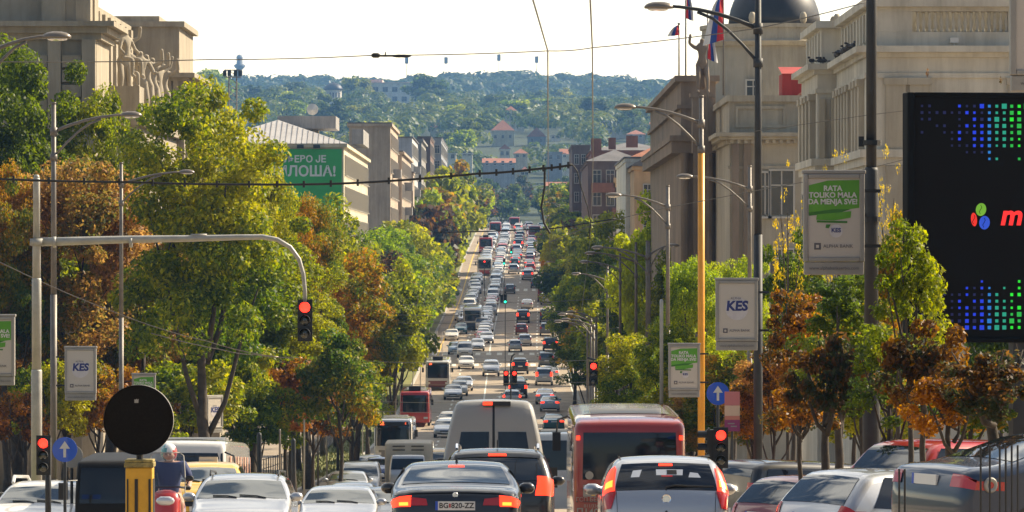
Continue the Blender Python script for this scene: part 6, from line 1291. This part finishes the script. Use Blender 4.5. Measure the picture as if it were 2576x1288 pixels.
# middle distance traffic: (crop x, crop ground y, kind, colour, description)
def cx_(a): return 1006.3+a*.2604
def cy_(a): return 670.8+a*.2604
for a, y, t, c, lab in [
 (1062,262,'hatch','grey','grey hatchback alone in the free lane above the green signal'),(1312,210,'hatch','navy','dark blue hatchback left behind the dark red bus'),(1232,130,'suv','silver','silver off road car just ahead of the dark blue hatchback'),
 (1097,74,'suv','silver','silver off road car in the inner lane, next to the oncoming queue'),(1262,52,'hatch','red','red hatchback hidden behind the silver off road car'),(1229,412,'sedan','silver','silver saloon in the middle lane above the black van'),
 (1417,372,'minivan','silver','silver people carrier in the right lane'),(1188,545,'minivan','black','black van in the middle lane'),(1412,540,'minivan','navy','dark blue van in the right lane'),(1175,660,'hatch','maroon','maroon hatchback just beyond the crossing'),
 (1205,768,'wagon','silver','silver estate car standing on the crossing'),(1417,672,'suv','grey','grey off road car in the right lane near the crossing'),(1113,826,'hatch','silver','silver hatchback with red lights at the crossing, left of the estate'),(1452,822,'suv','black','black off road car with a silver roof at the crossing'),
 (1160,1040,'suv','black','black off road car above the pair of red signals'),(1415,985,'minivan','grey','dark grey van in the right lane, before the crossing'),(1458,1095,'sedan','silver','silver saloon beside the right kerb, lights red'),(1392,1150,'minivan','silver','small silver van in the right lane below the saloon')]:
    d = dist_of_ground(cy_(y)); spawn(t, X(cx_(a), d), d+1.5, 1, c, lab, 'cars driving away', lit=(c in ('silver','black') and a % 2 == 0))
for px, gy, t, c, lab in [(1301,985,'sedan','teal','pale teal car behind the pair of red signals'),(1303,1002,'suv','black','black car just below the pair of red signals'),(1288,1022,'wagon','white','white estate car right above the roof of the beige van'),
  (1371,1018,'sedan','silver','silver saloon uppermost of the three right of the van roof'),(1383,1037,'sedan','lightblue','silver blue saloon, middle of the three right of the van roof'),(1393,1062,'sedan','teal','dark teal saloon, lowest of the three right of the van roof')]:
    d = dist_of_ground(gy) if gy < 1040 else np.interp(gy, [1040, 1065], [425, 385]); d = float(d); spawn(t, X(px,d), d+1.5, 1, c, lab, 'cars driving away', lit=True)
for a, y, t, c, lab in [(880,1050,'suv','silver','dark silver oncoming car alone in the middle lane'),(640,980,'sedan','white','white oncoming saloon right of the cream roofed trolleybus'),(628,870,'minivan','white','white oncoming van behind the white saloon'),(748,806,'wagon','silver','pale silver oncoming car on the crossing'),
 (838,732,'sedan','silver','silver green oncoming saloon entering the crossing'),(795,610,'minivan','white','white oncoming van, first of the inner queue'),(533,840,'hatch','lightblue','light blue hatchback beside the cream roofed trolleybus'),(500,705,'sedan','white','white oncoming saloon in the outer lane, at the crossing'),(590,645,'hatch','teal','teal small oncoming car in the outer lane'),
 (587,515,'hatch','white','white car with a blue roof band in the outer lane'),(812,520,'sedan','lightblue','silver blue oncoming saloon in the inner queue above the white van'),(632,452,'sedan','white','white saloon above the one with the blue roof band'),(845,470,'sedan','silver','silver saloon in the inner queue behind the silver blue one'),
 (620,1190,'sedan','silver','silver oncoming saloon lowest but one beside the trolley poles'),(575,1238,'hatch','white','white oncoming hatchback above the pair of low silver cars'),(515,1275,'sedan','silver','silver oncoming saloon right of the red trolleybus')]:
    g_ = cy_(y); d = dist_of_ground(g_) if g_ < 1000 else float(np.interp(g_, [960, 1000, 1040], [500, 465, 430])); spawn(t, X(cx_(a), d), d-1.5, -1, c, lab, 'oncoming cars', name='car')
spawn('sedan', X(1213,405), 403, -1, 'silver', 'silver oncoming car with only its roof above the beige van', 'oncoming cars'); spawn('hatch', X(1128,395), 395, -1, 'white', 'white oncoming car just right of the red trolleybus', 'oncoming cars')
spawn('sedan', X(1120,378), 378, -1, 'silver', 'silver oncoming car below the white one near the red trolleybus', 'oncoming cars')
# the long queues: cars nose to tail
qr = random.Random(11); types = ['sedan','hatch','sedan','wagon','hatch','suv','minivan','sedan']; cl = ['white','silver','white','white','silver','white','lightblue','silver','white','white','grey','silver','white','red']
word = dict(hatch='hatchback', sedan='saloon', wagon='estate car', suv='off road car', minivan='people carrier')
def queue(x0, d0, d1, gap, heading, where, grp, skipd=()):
    d = d0; i = 0
    while d < d1:
        if not any(abs(d-s_) < w_ for s_, w_ in skipd):
            t = qr.choice(types); c = qr.choice(cl) if heading < 0 else qr.choice(['silver','grey','white','black','navy','red','silver','teal','white'])
            spawn(t, x0+shift(d)+qr.uniform(-.2, .2), d, heading, c, f'{dict(lightblue="light blue",navy="dark blue").get(c, c)} {word[t]}, {ORD[i]} {where}', grp, lit=(heading > 0 and qr.random() < .22)); i += 1
        d += gap*qr.uniform(.85, 1.25)
queue(-3.8, 606, 1190, 7.4, -1, 'car of the long inner oncoming queue', 'cars of the oncoming queues')
queue(-6.9, 655, 790, 7.8, -1, 'car of the outer oncoming queue', 'cars of the oncoming queues', [(648, 10), (806, 8)])
queue(-6.3, 835, 1180, 9.5, -1, 'car of the far outer oncoming queue', 'cars of the oncoming queues', [(888, 10), (1018, 10)])
queue(-.9, 830, 1200, 13, 1, 'car from below in the free lane far off', 'cars far off driving away')
queue(1.6, 800, 1200, 12, 1, 'car from below in the far middle lane', 'cars far off driving away', [(966, 9)])
queue(4.6, 790, 1200, 12, 1, 'car from below in the far right lane', 'cars far off driving away')
# scooter and rider
sc2 = thing('scooter', 'red scooter with a tall clear windshield, ridden towards us at the lower left', 'scooter', (X(418,75), 75.6, GZ(75)+.03), math.pi)
def skin(name, J, Rr, E, m, parent, lv=2):
    me = bpy.data.meshes.new(name); me.from_pydata(J, E, []); me.update(); o = bpy.data.objects.new(name, me); col.objects.link(o); o.modifiers.new('skin', 'SKIN')
    for i, v in enumerate(me.skin_vertices[0].data): v.radius = (Rr[i],)*2
    me.skin_vertices[0].data[0].use_root = True; sb = o.modifiers.new('sub', 'SUBSURF'); sb.levels = sb.render_levels = lv
    m2 = bpy.data.meshes.new_from_object(o.evaluated_get(bpy.context.evaluated_depsgraph_get())); bpy.data.objects.remove(o); m2.materials.clear(); m2.materials.append(m); m2.name = name
    for p in m2.polygons: p.use_smooth = True
    return link(name, m2, parent)
s = Shell([(-.8,.4),(-.85,.7),(-.6,.85),(0,.82),(.1,.45),(.45,.4),(.5,.9),(.62,1.08),(.78,.95),(.85,.6),(.7,.35)], .46, .9, 1.2, .3, .25, .08, .04)
part('body', s.body(), PT['red'], sc2, True)
b = MB(); rows = [[(x*(.30-.05*t*t), .72-.28*t+.1*x*x*-1, 1.0+.62*t) for x in (-1, -.7, -.35, 0, .35, .7, 1)] for t in (0, .25, .5, .75, .92, 1)]
rows[-1] = [(x*.2, .44-.1*x*x, 1.62) for x in (-1, -.7, -.35, 0, .35, .7, 1)]; b.grid(rows)
gm = bpy.data.materials.new('clear_windshield'); gm.use_nodes = True; n_ = gm.node_tree; tr_ = n_.nodes.new('ShaderNodeBsdfTransparent'); tr_.inputs[0].default_value = (.8,.83,.88,1); gl = n_.nodes.new('ShaderNodeBsdfGlossy'); gl.inputs['Roughness'].default_value = .1; mx = n_.nodes.new('ShaderNodeMixShader'); mx.inputs[0].default_value = .09
n_.links.new(tr_.outputs[0], mx.inputs[1]); n_.links.new(gl.outputs[0], mx.inputs[2]); n_.links.new(mx.outputs[0], n_.nodes['Material Output'].inputs['Surface'])
part('windshield', b, gm, sc2, True); b = MB(); b.tube([rows[i][0] for i in range(6)]+[rows[5][k] for k in range(1, 6)]+[rows[i][6] for i in range(5, -1, -1)], .009, 5); part('windshield_rim', b, M['frame'], sc2)
b = MB(); b.tube([(-.36, .3, 1.05), (-.2, .42, 1.08), (.2, .42, 1.08), (.36, .3, 1.05)], .018, 8); part('handlebar', b, M['black'], sc2)
b = MB(); b.ell((0, .79, .88), (.15, .05, .08), 12, 6); part('headlight', b, M['head'], sc2, True)
for sg in (-1, 1): b = MB(); b.ell((sg*.36, .5, 1.22), (.07, .03, .05), 10, 6); b.tube([(sg*.28, .42, 1.08), (sg*.36, .5, 1.2)], .01, 5); part('wing_mirror', b, M['black'], sc2)
for y in (-.65, .72): b = MB(); b.lathe([(.2,-.06),(.27,-.06),(.3,0),(.27,.06),(.2,.06)], (0, y, .3), 20, 'x'); part('wheel', b, M['rubber'], sc2)
pr = thing('person', 'scooter rider in dark blue with a white, teal and red helmet, behind the windshield', 'person', (X(418,75), 75.6, GZ(75)+.03), math.pi); SKN = mat('skin', (.45,.27,.19), .6)
J = [(0,-.1,.85),(0,-.12,1.08),(0,-.06,1.32),(0,-.03,1.46),(0,.0,1.58)]; Rr = [.17,.15,.19,.065,.09]; E = [(0,1),(1,2),(2,3),(3,4)]
for sg in (-1, 1):
    k = len(J); J += [(sg*.21,-.05,1.4),(sg*.33,.08,1.17),(sg*.34,.3,1.08),(sg*.33,.38,1.07)]; Rr += [.075,.055,.042,.038]; E += [(2,k),(k,k+1),(k+1,k+2),(k+2,k+3)]
    k = len(J); J += [(sg*.12,-.05,.85),(sg*.2,.38,.82),(sg*.17,.3,.42),(sg*.17,.42,.38)]; Rr += [.12,.085,.06,.05]; E += [(0,k),(k,k+1),(k+1,k+2),(k+2,k+3)]
skin('body', J, Rr, E, SKN, pr)
k = [(-.0,-.1,.88),(0,-.12,1.08),(0,-.06,1.33),(0,-.04,1.43)]; skin('jacket', k+[(-.22,-.05,1.4),(-.33,.06,1.18),(.22,-.05,1.4),(.33,.06,1.18)], [.19,.175,.215,.09,.1,.08,.1,.08], [(0,1),(1,2),(2,3),(2,4),(4,5),(2,6),(6,7)], mat('dark_blue_jacket', (.03,.045,.13), .8), pr)
b = MB(); b.ell((0, .0, 1.61), (.135, .155, .15), 18, 12); hm_ = [mat('helmet_white', (.7,.72,.72), .2, coat=1), mat('helmet_teal', (.1,.3,.3), .2, coat=1), PT['red']]; me = b.mesh('helmet', hm_, True)
for p in me.polygons: p.material_index = 1 if p.center.x > .04 else (2 if p.center.x < -.08 else 0)
link('helmet', me, pr); b = MB(); b.ell((0, .085, 1.57), (.095, .09, .08), 14, 8); fc = part('face', b, SKN, pr, True); b = MB(); b.ell((0, .175, 1.565), (.016, .016, .022), 8, 6); part('nose', b, SKN, fc, True)
for sg in (-1, 1): b = MB(); b.ell((sg*.035, .167, 1.59), (.013, .008, .008), 8, 6); part('eye', b, M['black'], fc)
for sg in (-1, 1):
    k = len(J); c = Vector((sg*.33, .38, 1.07)); b = MB(); b.ell(c, (.045, .05, .03), 10, 6)
    for f_ in range(4): b.tube([c+Vector((sg*(.03-.018*f_), .03, .015)), c+Vector((sg*(.03-.018*f_), .075, .012)), c+Vector((sg*(.03-.018*f_), .08, -.02)), c+Vector((sg*(.03-.018*f_), .055, -.035))], .009, 6)
    b.tube([c+Vector((-sg*.035, .0, 0)), c+Vector((-sg*.05, .03, -.02)), c+Vector((-sg*.04, .05, -.035))], .01, 6); part('glove', b, M['black'], pr, True)
# pedestrian island bits: far people are too small to see
# ------------------------------------------------------------ the air: one closed box of haze round everything
hz = MB(); hz.box(-1700, 1700, -100, 5300, -60, 420)
hm = bpy.data.materials.new('haze'); hm.use_nodes = True; hn = hm.node_tree; hn.nodes.remove(hn.nodes['Principled BSDF'])
pv = hn.nodes.new('ShaderNodeVolumePrincipled'); pv.inputs['Color'].default_value = (.2,.43,.85,1); pv.inputs['Density'].default_value = .00012; pv.inputs['Anisotropy'].default_value = .3
hn.links.new(pv.outputs[0], hn.nodes['Material Output'].inputs['Volume'])
tag(link('haze', hz.mesh('haze', hm)), 'thin blue haze filling the air over the street and the hills', 'haze', None, 'stuff')
